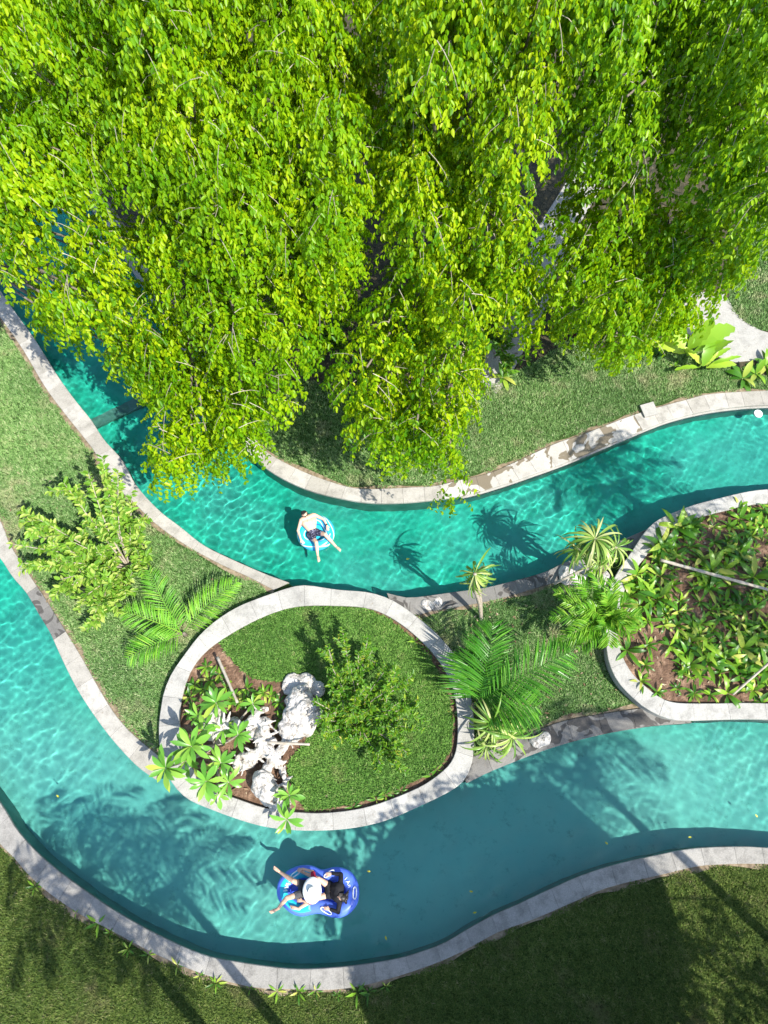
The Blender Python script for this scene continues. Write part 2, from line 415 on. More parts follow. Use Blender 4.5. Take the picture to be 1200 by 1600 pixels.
def coping(inner, outer, length, mat, z=0.0, th=.10, over=.035, name='coping_stone', parent=None, jit=.004, closed=False, mats=None, bed=M['mortar']):
    P, tot = resample(inner, .11)
    Q = np.array([nearest_on(outer, p) for p in P])
    D = Q - P; D /= np.linalg.norm(D, axis=1)[:, None] + 1e-9
    P = P - D * over
    ns = max(1, round(tot / length)); m = len(P) - 1
    cuts = np.linspace(0, m, ns + 1) + np.r_[0, rng.uniform(-.12, .12, ns - 1) * m / ns, 0]
    g = .035 / .11 * .2
    out = []
    for i in range(ns):
        a, c = cuts[i] + g / 2, cuts[i + 1] - g / 2
        s = np.linspace(a, c, max(3, int((c - a) / 2) + 1))
        I = np.c_[np.interp(s, range(m + 1), P[:, 0]), np.interp(s, range(m + 1), P[:, 1])]
        O = np.c_[np.interp(s, range(m + 1), Q[:, 0]), np.interp(s, range(m + 1), Q[:, 1])]
        mid = (I[len(I) // 2] + O[len(O) // 2]) / 2
        if not seen(mid, 90, z): continue
        zt = z + rng.uniform(-jit, jit); n = len(s); bev = .012
        inw = (O - I); wl = np.linalg.norm(inw, axis=1)[:, None]; inw = inw / wl
        prof = [(I, z - th), (I, zt - bev), (I + inw * bev, zt), (O - inw * bev, zt), (O, zt - bev), (O, z - th)]
        Vv = np.concatenate([np.c_[a_, np.full(n, zz)] for a_, zz in prof])
        F = [(k * n + j, k * n + j + 1, (k + 1) * n + j + 1, (k + 1) * n + j) for k in range(5) for j in range(n - 1)]
        F += [tuple(k * n for k in range(6)), tuple(k * n + n - 1 for k in range(6))[::-1]]
        b_ = MB().add(Vv, F); mm = mats(mid) if mats else mat
        out.append(b_.build(name, mm, parent))
    # bed under the stones
    n = len(P); Pi, Qi = P + D * (over + .01), Q - D * .012
    Vv = np.concatenate([np.c_[Pi, np.full(n, z - .018)], np.c_[Qi, np.full(n, z - .018)], np.c_[Pi, np.full(n, z - th + .01)], np.c_[Qi, np.full(n, z - th + .01)]])
    F = [(j, j + 1, n + j + 1, n + j) for j in range(n - 1)] + [(2 * n + j, j, j + 1, 2 * n + j + 1)[::-1] for j in range(n - 1)]
    o = MB().add(Vv, F).build('mortar_bed', bed, parent)
    return out

def kerb(name_mat, i, o, length, **kw):
    k = empty('kerb', (0, 0, 0)); tag(k, kind='structure')
    coping(L[i], L[o], length, name_mat, parent=k, **kw); return k

def up_mats(p):
    x, y, _ = project(np.array([p[0], p[1], 0])); return M['coping_wet'] if 700 < x < 990 else M['coping']
def wl_mats(p):
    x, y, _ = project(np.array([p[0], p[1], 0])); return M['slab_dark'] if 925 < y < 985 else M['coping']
kerb(M['coping'], 'left_in', 'left_out', .75)
kerb(M['coping'], 'up_in', 'up_out', .62, mats=up_mats)
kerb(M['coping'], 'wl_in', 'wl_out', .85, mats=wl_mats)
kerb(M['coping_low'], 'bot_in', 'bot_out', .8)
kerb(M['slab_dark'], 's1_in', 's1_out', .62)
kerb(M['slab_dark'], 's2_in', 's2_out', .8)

# raised planters
def ring_wall(label, outer, inner, z, closed, length):
    root = empty('planter_wall', (float(outer[:, 0].mean()), float(outer[:, 1].mean()), 0), label, 'wall')
    n = len(outer)
    o_, i_ = outer, np.array([nearest_on(np.vstack([inner, inner[:1]]) if closed else inner, p) for p in outer])
    dirs = (i_ - o_[:, :2]); dirs /= np.linalg.norm(dirs, axis=1)[:, None]
    a = o_[:, :2] + dirs * .02; b = i_ - dirs * .02
    Vv = np.concatenate([np.c_[a, np.full(n, -1.3)], np.c_[a, np.full(n, z - .075)], np.c_[b, np.full(n, z - .075)], np.c_[b, np.full(n, -.3)]])
    rg = range(n) if closed else range(n - 1)
    F = [(k * n + j, k * n + (j + 1) % n, (k + 1) * n + (j + 1) % n, (k + 1) * n + j) for k in range(3) for j in rg]
    MB().add(Vv, F).build('wall', M['planter'], root, smooth=False)
    oo = np.vstack([outer, outer[:1]]) if closed else outer
    ii = np.vstack([inner, inner[:1]]) if closed else inner
    coping(oo, ii, length, M['planter'], z=z, th=.07, over=.015, parent=root)
    return root
ring_wall('pale oval planter wall around the grassy island between the two water channels', ov_out, ov_in, ZOV, True, .85)
ring_wall('curving pale planter wall around the leafy brown soil bed at the right', pl_out, pl_in, ZPL, False, .95)
def grown(line, d, closed):
    out = []
    n = len(line)
    c = line[:, :2].mean(0)
    for p in line[:, :2]:
        v = p - c; out.append(p + v / np.linalg.norm(v) * d)
    return np.array(out)
ov_soil = grown(ov_in, .08, True)
sheet('planter_soil', ov_soil, ZOV - .14, M['bed_soil'])
pl_soil = np.vstack([pl_in[:, :2] + np.array([-.06, 0]), [[pl_in[-1, 0], pl_in[0, 1]]]])[:-1]
sheet('planter_soil', pl_soil, ZPL - .13, M['bed_soil'])

# ------------------------------------------------------------------ lawns and grass
PX = lambda pts, z=0: atn(pts, z)
def outl(k, a=None, b=None): return L[k][a:b]
lawn_mid = np.concatenate([L['left_out'], PX([(425,930),(400,939),(360,957),(330,975),(305,1000),(283,1030),(264,1062),(254,1092),(248,1130),(249,1170),(255,1182)]), L['wl_out'][::-1]])
lawn_mid2 = np.concatenate([L['s1_out'][:-14], PX([(955,905),(950,945),(944,975),(946,1010),(952,1045),(968,1075),(990,1094),(1008,1106)]), L['s2_out'][::-1][6:], PX([(739,1160),(741,1120),(735,1075),(722,1038),(702,1010),(676,984),(655,966)])])
lawn_up = np.concatenate([L['up_out'][:], PX([(300,560)]), PX([(385,660),(425,628),(470,590),(530,606),(640,640),(700,640),(735,622),(790,590),(850,556),(880,535),(900,528),(940,548),(975,558),(1060,532),(1090,540),(1120,560),(1160,578),(1210,590),(1500,600)])]) 
up_vis = L['up_out']; ux, uy, _ = project(up_vis); selu = (ux > 383)
lawn_up = np.concatenate([up_vis[selu], PX([(395,665),(425,628),(470,590),(530,606),(640,640),(700,640),(735,622),(790,590),(850,556),(880,535),(900,528),(940,548),(975,558),(1060,532),(1090,540),(1120,560),(1160,578),(1210,590),(1495,606)])])
lawn_bot = np.concatenate([L['bot_out'], PX([(1700,1500),(1500,1800),(-300,1800)])])
lawn_tr = PX([(1160,340),(1400,330),(1400,570),(1300,545),(1210,518),(1186,514),(1160,500),(1146,486),(1138,470),(1145,430)])
ov_lawn_px = [(343,1003),(386,976),(427,958),(467,948),(520,947),(572,951),(610,969),(644,998),(669,1026),(690,1059),(702,1095),(708,1130),(705,1170),(690,1194),(663,1213),(620,1233),(562,1253),(515,1263),(478,1266),(462,1240),(448,1205),(455,1185),(478,1160),(492,1130),(505,1100),(500,1075),(470,1062),(430,1065),(395,1060),(365,1035)]
for nm, pol, z in (('lawn', lawn_up, -.046), ('lawn', lawn_tr, -.046), ('lawn', PX(ov_lawn_px, ZOV - .10), ZOV - .10)):
    sheet(nm, catmull(pol, .3, True) if nm == 'x' else pol, z, M['lawn'])

def grass(poly, z, n_per, mat, length=(.06, .13), width=.025, edges=None):
    x0, y0 = poly[:, :2].min(0); x1, y1 = poly[:, :2].max(0)
    x0, x1, y0, y1 = max(x0, -17), min(x1, 17), max(y0, -6.5), min(y1, 24)
    N = int((x1 - x0) * (y1 - y0) * n_per)
    X = rng.uniform(x0, x1, N); Y = rng.uniform(y0, y1, N)
    a, b_, d = project(np.stack([X, Y, np.full(N, z)], -1))
    k = (a > -25) & (a < 1225) & (b_ > -10) & (b_ < 1625); X, Y = X[k], Y[k]
    k = inside(poly, X, Y); X, Y = X[k], Y[k]
    if edges:
        dm = np.full(len(X), 9.0)
        for e in edges:
            for p in e: dm = np.minimum(dm, (X - p[0]) ** 2 + (Y - p[1]) ** 2)
        wob = .045 + .05 * np.sin(X * 5 + np.sin(Y * 4) * 2) + rng.uniform(0, .07, len(X)); k = dm > np.clip(wob, .01, 1) ** 2 * 1.6; X, Y = X[k], Y[k]
    N = len(X)
    clump = .5 + .5 * np.sin(X * 9 + 2 * np.sin(Y * 7)) * np.sin(Y * 10 + 1.5 * np.sin(X * 8))
    Ls = rng.uniform(*length, N) * (.75 + .5 * clump)
    ang = rng.uniform(0, 2 * math.pi, N); lean = rng.uniform(.3, 1.25, N)
    dirv = np.stack([np.cos(ang) * np.sin(lean), np.sin(ang) * np.sin(lean), np.cos(lean)], -1)
    side = np.stack([-np.sin(ang), np.cos(ang), np.zeros(N)], -1) * (width / 2 * rng.uniform(.7, 1.4, N))[:, None]
    B = np.stack([X, Y, np.full(N, z)], -1)
    V = np.stack([B - side, B + side, B + dirv * Ls[:, None]], 1).reshape(-1, 3)
    F = np.arange(3 * N).reshape(-1, 3)
    r = np.repeat(np.clip(rng.random(N) * .8 + .2 * clump, 0, 1), 3)
    o = np_mesh('grass', V, F, mat, r); tag(o, kind='stuff'); return o
EDG = {k: np.stack(resample(L[k], .06)[0:1], 0)[0] for k in ('left_out', 'up_out', 'wl_out', 'bot_out', 's1_out', 's2_out')}
M['dry_edge'] = simple('dry_soil_edge', [(.3, (.10, .075, .045)), (.5, (.22, .17, .11)), (.75, (.34, .28, .19))], 7, bmp=.8)
for k_, e_ in EDG.items():
    i_ = np.array([nearest_on(L[k_.replace('out', 'in')], p) for p in e_]); d_ = unit_(e_ - i_) if False else (e_ - i_) / (np.linalg.norm(e_ - i_, axis=1)[:, None] + 1e-9)
    w_ = .10 + .05 * np.sin(e_[:, :1] * 3.1 + e_[:, 1:] * 2.3); n_e = len(e_)
    o = MB().add(np.concatenate([np.c_[e_ - d_ * .02, np.full(n_e, -.0435)], np.c_[e_ + d_ * w_, np.full(n_e, -.0435)]]), [(j, j + 1, n_e + j + 1, n_e + j) for j in range(n_e - 1)]).build('soil_edge', M['dry_edge']); tag(o, kind='structure')
grass(lawn_mid, -.052, 2300, M['blade'], edges=[EDG['left_out'], EDG['wl_out']]); grass(lawn_mid2, -.052, 2300, M['blade'], edges=[EDG['s1_out'], EDG['s2_out']])
grass(lawn_up, -.052, 1900, M['blade'], edges=[EDG['up_out']]); grass(lawn_tr, -.052, 1100, M['blade'])
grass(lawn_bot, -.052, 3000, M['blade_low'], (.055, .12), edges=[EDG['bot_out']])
grass(PX(ov_lawn_px, ZOV - .10), ZOV - .105, 2900, M['blade_oval'], (.07, .14))

# pale path through the planting at the top right
def ribbon(name, pts, w, z, mat):
    c = catmull(atn(pts), .4); T = np.gradient(c, axis=0); T /= np.linalg.norm(T, axis=1)[:, None]
    Nn = np.c_[-T[:, 1], T[:, 0]] * w / 2; n = len(c)
    return sheet(name, np.vstack([c[:, :2] + Nn, (c[:, :2] - Nn)[::-1]]), z, mat)
sheet('path', PX([(1290,570),(1200,560),(1150,565),(1110,552),(1075,520),(1040,500),(1040,470),(1090,455),(1130,455),(1141,470),(1150,487),(1165,502),(1190,515),(1300,548)]), -.042, M['path'])
ribbon('path', [(752,598),(770,575),(800,520),(835,450),(862,372),(905,300),(960,200),(1020,80),(1060,-20)], 1.25, -.038, M['path'])
ribbon('path', [(1060,485),(980,450),(900,400),(862,372)], 1.5, -.034, M['path'])

# ------------------------------------------------------------------ leaves
M['tree_leaf'] = leaf_mat('tree_leaf', [(0, (.035, .12, .004)), (.3, (.12, .29, .003)), (.65, (.26, .44, .004)), (1, (.43, .53, .008))], (.50, .68, .003), .40, .4, big=(.55, (.06, .22, .004), .6))
M['tree_leaf_deep'] = leaf_mat('tree_leaf_deep', [(0, (.05, .16, .003)), (.4, (.13, .31, .004)), (1, (.28, .44, .006))], (.32, .56, .004), .34, .4)
M['twig'] = simple('pale_twig', [(.3, (.24, .20, .15)), (.7, (.44, .39, .32))], 20, bmp=0)
M['bark'] = simple('grey_bark', [(.3, (.10, .08, .06)), (.7, (.26, .22, .18))], 9, bmp=.8, bscale=30)
M['frangipani_leaf'] = leaf_mat('frangipani_leaf', [(0, (.07, .22, .03)), (.5, (.13, .34, .04)), (.85, (.24, .43, .06)), (1, (.42, .46, .07))], (.4, .6, .06), .22, .3)
M['lily_leaf'] = leaf_mat('lily_leaf', [(0, (.02, .09, .008)), (.45, (.08, .23, .015)), (.8, (.24, .42, .03)), (1, (.46, .46, .10))], (.4, .6, .04), .25, .35)
M['pandan_leaf'] = leaf_mat('pandan_leaf', [(0, (.06, .17, .02)), (.45, (.16, .30, .04)), (.8, (.36, .45, .12)), (1, (.50, .50, .24))], (.4, .5, .08), .25, .35)
M['palm_leaflet'] = leaf_mat('palm_leaflet', [(0, (.02, .09, .008)), (.6, (.05, .20, .015)), (1, (.12, .31, .03))], (.14, .38, .02), .22, .35)
M['young_palm_leaflet'] = leaf_mat('young_palm_leaflet', [(0, (.09, .28, .025)), (.6, (.17, .42, .035)), (1, (.30, .50, .06))], (.3, .6, .04), .25, .45)
M['fan_leaf'] = leaf_mat('fan_palm_leaf', [(0, (.05, .17, .01)), (.5, (.12, .32, .02)), (1, (.27, .44, .05))], (.3, .55, .03), .25, .35)
M['shrub_leaf'] = leaf_mat('shrub_leaf', [(0, (.09, .22, .02)), (.5, (.18, .36, .03)), (.8, (.30, .44, .06)), (1, (.42, .50, .12))], (.4, .58, .05), .3, .45)
M['island_leaf'] = leaf_mat('island_shrub_leaf', [(0, (.04, .14, .012)), (.5, (.10, .25, .015)), (.9, (.24, .36, .02)), (1, (.36, .34, .04))], (.3, .5, .03), .28, .4)
M['banana_leaf'] = leaf_mat('banana_leaf', [(0, (.16, .34, .02)), (.6, (.27, .44, .03)), (1, (.40, .52, .06))], (.5, .65, .06), .28, .35)
M['red_leaf'] = leaf_mat('red_leaf', [(0, (.10, .02, .02)), (1, (.24, .05, .05))], (.3, .08, .05), .2)
M['yellow_leaf'] = leaf_mat('yellow_leaf', [(0, (.40, .42, .02)), (1, (.55, .50, .03))], (.5, .5, .05), .2)
M['rock'] = simple('bleached_rock', [(.30, (.10, .08, .06)), (.39, (.36, .33, .29)), (.5, (.56, .53, .49)), (.8, (.62, .59, .55))], 5.5, bmp=1, bscale=11, dist=.09, detail=10)
M['bamboo'] = simple('weathered_bamboo', [(.3, (.30, .26, .20)), (.7, (.45, .41, .35))], 7, bmp=.2)

def unit(v): return v / (np.linalg.norm(v, axis=-1, keepdims=True) + 1e-9)

def leaf_cards(B, D, Nn, Ls, Ws, fold=.25, curl=.12):
    """6-corner leaves folded along the midrib"""
    D = unit(D); S = unit(np.cross(D, Nn)); Nn = np.cross(S, D)
    l = Ls[:, None]; w = Ws[:, None]
    tip = B + D * l - Nn * l * curl * 1.6
    def sd(t, k, sg): return B + D * l * t + S * (sg * w * k) + Nn * (w * fold - l * curl * t * t)
    V = np.stack([B, sd(.28, .46, -1), sd(.68, .42, -1), tip, sd(.68, .42, 1), sd(.28, .46, 1)], 1).reshape(-1, 3)
    i = np.arange(len(B))[:, None] * 6
    F = np.concatenate([i + np.array([[0, 3, 2, 1]]), i + np.array([[0, 5, 4, 3]])], 0)
    return V, F

def unit_leaf(name, mat, ratio, nseg=4, curl=.25, fold=.2, peak=.6, sharp=1.0, wave=0, twist=0, seed=0, tear=0):
    """leaf mesh of length 1 along +Y, facing +Z"""
    r_ = random.Random(seed); V = []; F = []
    for i in range(nseg + 1):
        t = i / nseg
        prof = (t / peak) ** .6 if t < peak else max(0, (1 - t) / (1 - peak)) ** (.55 * sharp)
        w = ratio / 2 * max(prof, .06 if i < nseg else .02)
        y = math.sin(t * curl * 1.2) / (curl * 1.2) if curl > .01 else t
        z = -(1 - math.cos(t * curl * 1.2)) / (curl * 1.2) if curl > .01 else 0
        tw = twist * t; dz = wave * math.sin(t * 9 + seed)
        if tear and 0 < i < nseg: w *= 1 - tear * (i % 2) * r_.random()
        V += [(-w * math.cos(tw), y, z + w * fold - w * math.sin(tw) + dz), (0, y, z), (w * math.cos(tw), y, z + w * fold + w * math.sin(tw) - dz)]
    for i in range(nseg):
        a = i * 3
        F += [(a, a + 1, a + 4, a + 3), (a + 1, a + 2, a + 5, a + 4)]
    me = bpy.data.meshes.new(name); me.from_pydata(V, [], F); me.materials.append(mat); me.shade_smooth()
    a = me.attributes.new('rnd', 'FLOAT', 'POINT'); a.data.foreach_set('value', [r_.random()] * len(V))
    return me

def put_leaf(me, base, d, up, Lg, parent, name='leaf', Wd=None):
    """base, direction, facing in world space; parent moves only by translation"""
    d = Vector(d).normalized(); up = Vector(up); x = d.cross(up)
    if x.length < 1e-4: x = Vector((1, 0, 0))
    x.normalize(); z = x.cross(d)
    Rm = Matrix((x, d, z)).transposed().to_4x4()
    o = bpy.data.objects.new(name, me)
    Wd = Wd or Lg
    o.matrix_basis = Matrix.Translation(Vector(base) - parent.matrix_basis.translation) @ Rm @ Matrix.Diagonal((Wd, Lg, Lg, 1))
    return link(o, parent)

# ------------------------------------------------------------------ the big drooping trees
tree_leaf_meshes = {}
def tree_from_lobes(label, lobes, base, mat, seed, leafL=.155, per_lobe=1850, group=None, pieces=300, twigs=True, cat='tree', name='weeping_tree', trunk_r=.22, gaps=0.0):
    g = np.random.default_rng(seed)
    root = empty(name, base, label, cat, group)
    top = np.array([base[0], base[1], max(2.0, min(l[2] for l in lobes) * .8)])
    tr = MB(); bz = np.array(base)
    pts = [bz + (0, 0, -.1), bz + (g.uniform(-.1, .1), g.uniform(-.1, .1), top[2] * .35), bz + (g.uniform(-.25, .25), g.uniform(-.25, .25), top[2] * .7), top]
    tr.tube(catmull(pts, .4), np.linspace(trunk_r, trunk_r * .6, len(catmull(pts, .4))), 9)
    tr.build('trunk', M['bark'], root, smooth=True)
    order = sorted(range(len(lobes)), key=lambda i: np.hypot(lobes[i][0] - top[0], lobes[i][1] - top[1]))
    for i in order[::max(1, len(order) // 26)]:
        c = np.array(lobes[i][:3]); mid = (top + c) / 2 + np.array([g.uniform(-.3, .3), g.uniform(-.3, .3), .5])
        b_ = catmull([top - (0, 0, .15), mid, c + (0, 0, .1)], .5)
        MB().tube(b_, np.linspace(trunk_r * .42, .025, len(b_)), 6).build('branch', M['bark'], root, smooth=True)
    Bs, Ds, Ns, Ls_, Rs = [], [], [], [], []
    tw = MB()
    for (cx, cy, cz, rx, ry, rz) in lobes:
        K = 12; ns = max(6, int(per_lobe * rx * rz / .64 / K))
        u = unit(g.normal(size=(ns, 3))); u = u[u[:, 2] > -.45]; u[:, 1] -= .12; u = unit(u); ns = len(u)
        rad = g.uniform(.72, 1.05, (ns, 1))
        P0 = np.array([cx, cy, cz]) + u * np.array([rx, ry, rz]) * rad
        hv = u.copy(); hv[:, 2] = 0; hv = hv + np.array([0, -.3, 0]) + g.normal(size=(ns, 3)) * .35
        td = unit(unit(hv) * .75 + np.array([0, 0, -.28]) + g.normal(size=(ns, 3)) * .18)
        Lt = g.uniform(.28, .62, ns); srnd = g.random(ns)
        for k in range(K):
            t = (k // 2 + .6) / (K / 2)
            P = P0 + td * (Lt * t)[:, None] + np.array([0, 0, -1.]) * (Lt * t * t * .5)[:, None]
            sgn = -1 if k % 2 else 1
            side = unit(np.cross(td, np.array([0, 0, 1.])))
            d = unit(side * sgn * .5 + td * .35 + np.array([0, 0, -1.0]) + g.normal(size=(ns, 3)) * .30)
            nn = unit(u * .75 + np.array([0, 0, .45]) + side * sgn * .35 + g.normal(size=(ns, 3)) * .42)
            Bs.append(P); Ds.append(d); Ns.append(nn); Ls_.append(leafL * g.uniform(.65, 1.2, ns)); Rs.append(np.clip(.25 + .5 * srnd + g.normal(size=ns) * .16, 0, 1))
        if twigs:
            for j in range(0, ns, 10):
                e1 = P0[j] + td[j] * Lt[j] * .55 + np.array([0, 0, -.06]); e2 = P0[j] + td[j] * Lt[j] + np.array([0, 0, -Lt[j] * .5])
                s0 = P0[j] - td[j] * .25
                tw.tube([s0, P0[j] + (0, 0, .01), e1, e2], [.009, .008, .006, .003], 3, cap=False)
    B = np.concatenate(Bs); D = np.concatenate(Ds); Nn = np.concatenate(Ns); Ls = np.concatenate(Ls_); Rr = np.concatenate(Rs)
    Ws = Ls * g.uniform(.42, .56, len(Ls))
    x, y, dep = project(B)
    n_vis = (x > -10) & (x < 1210) & (y > -10) & (y < 1610)
    key = np.where(n_vis, dep, 1e6); pick = np.argsort(key)[:pieces]; pick = pick[key[pick] < 1e5] if pieces else np.array([], int)
    rest = np.ones(len(B), bool); rest[pick] = False
    V, F = leaf_cards(B[rest], D[rest], Nn[rest], Ls[rest], Ws[rest])
    n = rest.sum(); o = np_mesh('foliage', V, F, mat, np.repeat(Rr[rest], 6), parent=root, smooth=True); tag(o, kind='stuff')
    if twigs:
        o = tw.build('twigs', M['twig'], root); tag(o, kind='stuff')
    if len(pick):
        if mat.name not in tree_leaf_meshes:
            V1, F1 = leaf_cards(np.zeros((1, 3)), np.array([[0, 1., 0]]), np.array([[0, 0, 1.]]), np.ones(1), np.full(1, .5))
            me = bpy.data.meshes.new('tree_leaf'); me.from_pydata(V1.tolist(), [], F1.tolist()); me.materials.append(mat); me.shade_smooth()
            a = me.attributes.new('rnd', 'FLOAT', 'POINT'); a.data.foreach_set('value', [.3] * 6); tree_leaf_meshes[mat.name] = me
        me = tree_leaf_meshes[mat.name]
        for i in pick: put_leaf(me, B[i], D[i], Nn[i], Ls[i], root)
    return root

def zprof(px, py):
    z = np.interp(py, [-150, 0, 100, 250, 400, 520, 620, 700, 780], [9.8, 9.4, 9.0, 7.9, 6.5, 5.3, 4.3, 3.6, 2.8])
    return z
GAPS = [((800,490),(868,345),13), ((752,560),(775,520),10), ((60,120),(60,200),16), ((180,60),(215,150),14), ((395,60),(385,140),14), ((480,40),(500,110),12), ((150,220),(120,300),12), ((400,380),(430,470),11), ((330,400),(320,470),10), ((770,60),(740,160),16), ((780,260),(800,330),14), ((640,520),(650,600),9), ((980,430),(1010,480),9), ((1080,380),(1070,450),10), ((1090,60),(1110,180),18), ((470,540),(505,585),16), ((60,400),(50,470),12), ((568,40),(605,340),26), ((600,330),(520,470),16), ((232,300),(205,560),24), ((330,90),(440,270),14), ((890,80),(850,220),11), ((1010,60),(1040,330),14), ((690,180),(720,420),13), ((930,250),(800,290),14), ((120,60),(95,110),18), ((470,170),(450,260),12), ((300,480),(330,560),10), ((640,400),(560,520),12), ((900,300),(930,420),12)]
def gapd(x, y):
    best = 1e9
    for (x0, y0), (x1, y1), w in GAPS:
        t = max(0, min(1, ((x - x0) * (x1 - x0) + (y - y0) * (y1 - y0)) / ((x1 - x0) ** 2 + (y1 - y0) ** 2)))
        best = min(best, math.hypot(x - x0 - t * (x1 - x0), y - y0 - t * (y1 - y0)) - w)
    return best
def lobes_in(hull, seed, sp=58, zadd=0.0, inset=34, extra=()):
    g = np.random.default_rng(seed); hull = np.array(hull, float)
    x0, y0 = hull.min(0); x1, y1 = hull.max(0); pts = []
    # points along the rim give the outline its drooping tips
    for it in range(6000):
        x = g.uniform(x0, x1); y = g.uniform(y0, y1)
        if not inside(hull, np.array([x]), np.array([y]))[0]: continue
        e = min(np.hypot(*(np.array([x, y]) - h_)) for h_ in hull_pts(hull))
        if e < inset: continue
        if gapd(x, y) < 15: continue
        s = sp * np.interp(y, [0, 400, 760], [1.15, 1.0, .82])
        if any((x - a) ** 2 + (y - b_) ** 2 < s * s for a, b_ in pts): continue
        pts.append((x, y))
    # a sunken under-layer of boughs closes the crown behind the proud clumps
    under = []
    for it in range(2500):
        x = g.uniform(x0, x1); y = g.uniform(y0, y1)
        if not inside(hull, np.array([x]), np.array([y]))[0]: continue
        if min(np.hypot(*(np.array([x, y]) - h_)) for h_ in hull_pts(hull)) < inset + 18 or gapd(x, y) < 0: continue
        if any((x - a) ** 2 + (y - b_) ** 2 < 66 ** 2 for a, b_ in under): continue
        under.append((x, y))
    out = []
    for ii_, (x, y) in enumerate(under + pts + list(extra)):
        y = y - (((34 if x < 200 else 16) if seed in (21, 22) else 6) if ii_ < len(under) + len(pts) else 6)
        z = float(zprof(x, y)) + zadd + g.uniform(-.85, .55) - (1.3 if ii_ < len(under) else 0) + .75 * math.tanh((gapd(x, y) - 38) / 22)
        p = at(x, y, z); _, _, dep = project(np.array(p)); k = dep / FPX
        s = np.interp(y, [0, 400, 760], [1.15, 1.0, .85])
        r = 43 * s * k * g.uniform(.75, 1.3)
        out.append((p.x, p.y, z, r, r * 1.25, r * 1.2))
    return out
_hp = {}
def hull_pts(h):
    k = h.tobytes()
    if k not in _hp:
        o = []
        for a, b_ in zip(h, np.roll(h, -1, 0)):
            m = max(1, int(np.hypot(*(b_ - a)) / 14)); o += [a + (b_ - a) * t / m for t in range(m)]
        _hp[k] = o
    return _hp[k]

TREES = [
 ('weeping_tree', 'broad bright green weeping tree at the upper left, lowest boughs over the turquoise channel', [(-60,-170),(575,-170),(572,60),(590,200),(600,340),(590,420),(545,520),(500,560),(470,600),(440,612),(412,640),(400,690),(392,715),(350,735),(330,705),(300,742),(262,752),(246,712),(252,655),(245,600),(238,520),(225,430),(190,380),(60,340),(-60,330)], (330, 410), 'tree_leaf', 21, .0),
 ('weeping_tree', 'low leafy tree at the left edge whose canopy shades the dark end of the channel', [(-60,300),(70,330),(200,370),(245,420),(240,520),(250,590),(205,578),(168,525),(132,556),(80,553),(60,520),(38,500),(44,478),(98,462),(105,430),(75,415),(48,420),(30,470),(-60,475)], (-130, 390), 'tree_leaf', 22, -.3),
 ('weeping_tree', 'tall weeping tree in the middle ending in a thin leafy tip over the kerb', [(575,-170),(905,-170),(880,60),(850,200),(850,330),(870,430),(880,500),(825,540),(758,585),(722,632),(712,690),(724,765),(708,786),(690,745),(668,704),(610,708),(566,690),(552,640),(528,605),(505,580),(545,520),(592,420),(602,340),(592,200)], (700, 420), 'tree_leaf', 23, .1),
 ('weeping_tree', 'rounded green tree at the right, beside the pale path and the small far lawn', [(860,300),(940,270),(1040,310),(1110,330),(1152,378),(1145,425),(1125,455),(1105,492),(1060,495),(1022,532),(985,558),(935,545),(900,505),(872,480),(855,400)], (1000, 440), 'tree_leaf', 24, -.2),
 ('weeping_tree', 'deeper green tree filling the upper right corner behind the others', [(905,-170),(1290,-170),(1290,360),(1160,372),(1115,330),(1045,305),(945,268),(880,290),(850,220),(885,60)], (1120, 230), 'tree_leaf_deep', 25, .2),
]
EXTRA = {21: [(262,700),(266,728),(300,712),(345,700),(380,695),(262,650),(392,655),(320,670),(290,680),(355,660),(275,620),(420,620),(255,590)], 22: [(72,472),(86,503),(135,508),(12,405),(225,550),(108,480),(180,480),(215,512),(150,488),(236,566),(205,560),(240,590),(190,540),(245,535)], 23: [(705,770),(702,742),(696,715),(690,690),(576,668),(650,680),(600,688)], 24: [(1130,400),(960,535),(1000,525),(1085,470),(910,480),(1050,480)]}
for nm, lab, hull, b0, mt, sd, za in TREES:
    lobes = lobes_in(hull, sd, extra=EXTRA.get(sd, ()), zadd=za)
    for j, (x, y) in enumerate(EXTRA.get(sd, ())):
        k = len(lobes) - len(EXTRA[sd]) + j; l = lobes[k]; sc_ = .62 if sd != 23 or j > 2 else .36
        lobes[k] = (l[0], l[1], l[2], l[3] * sc_, l[4] * sc_, l[5] * sc_)
    tree_from_lobes(lab, lobes, tuple(at(b0[0], b0[1], 0)), M[mt], sd)

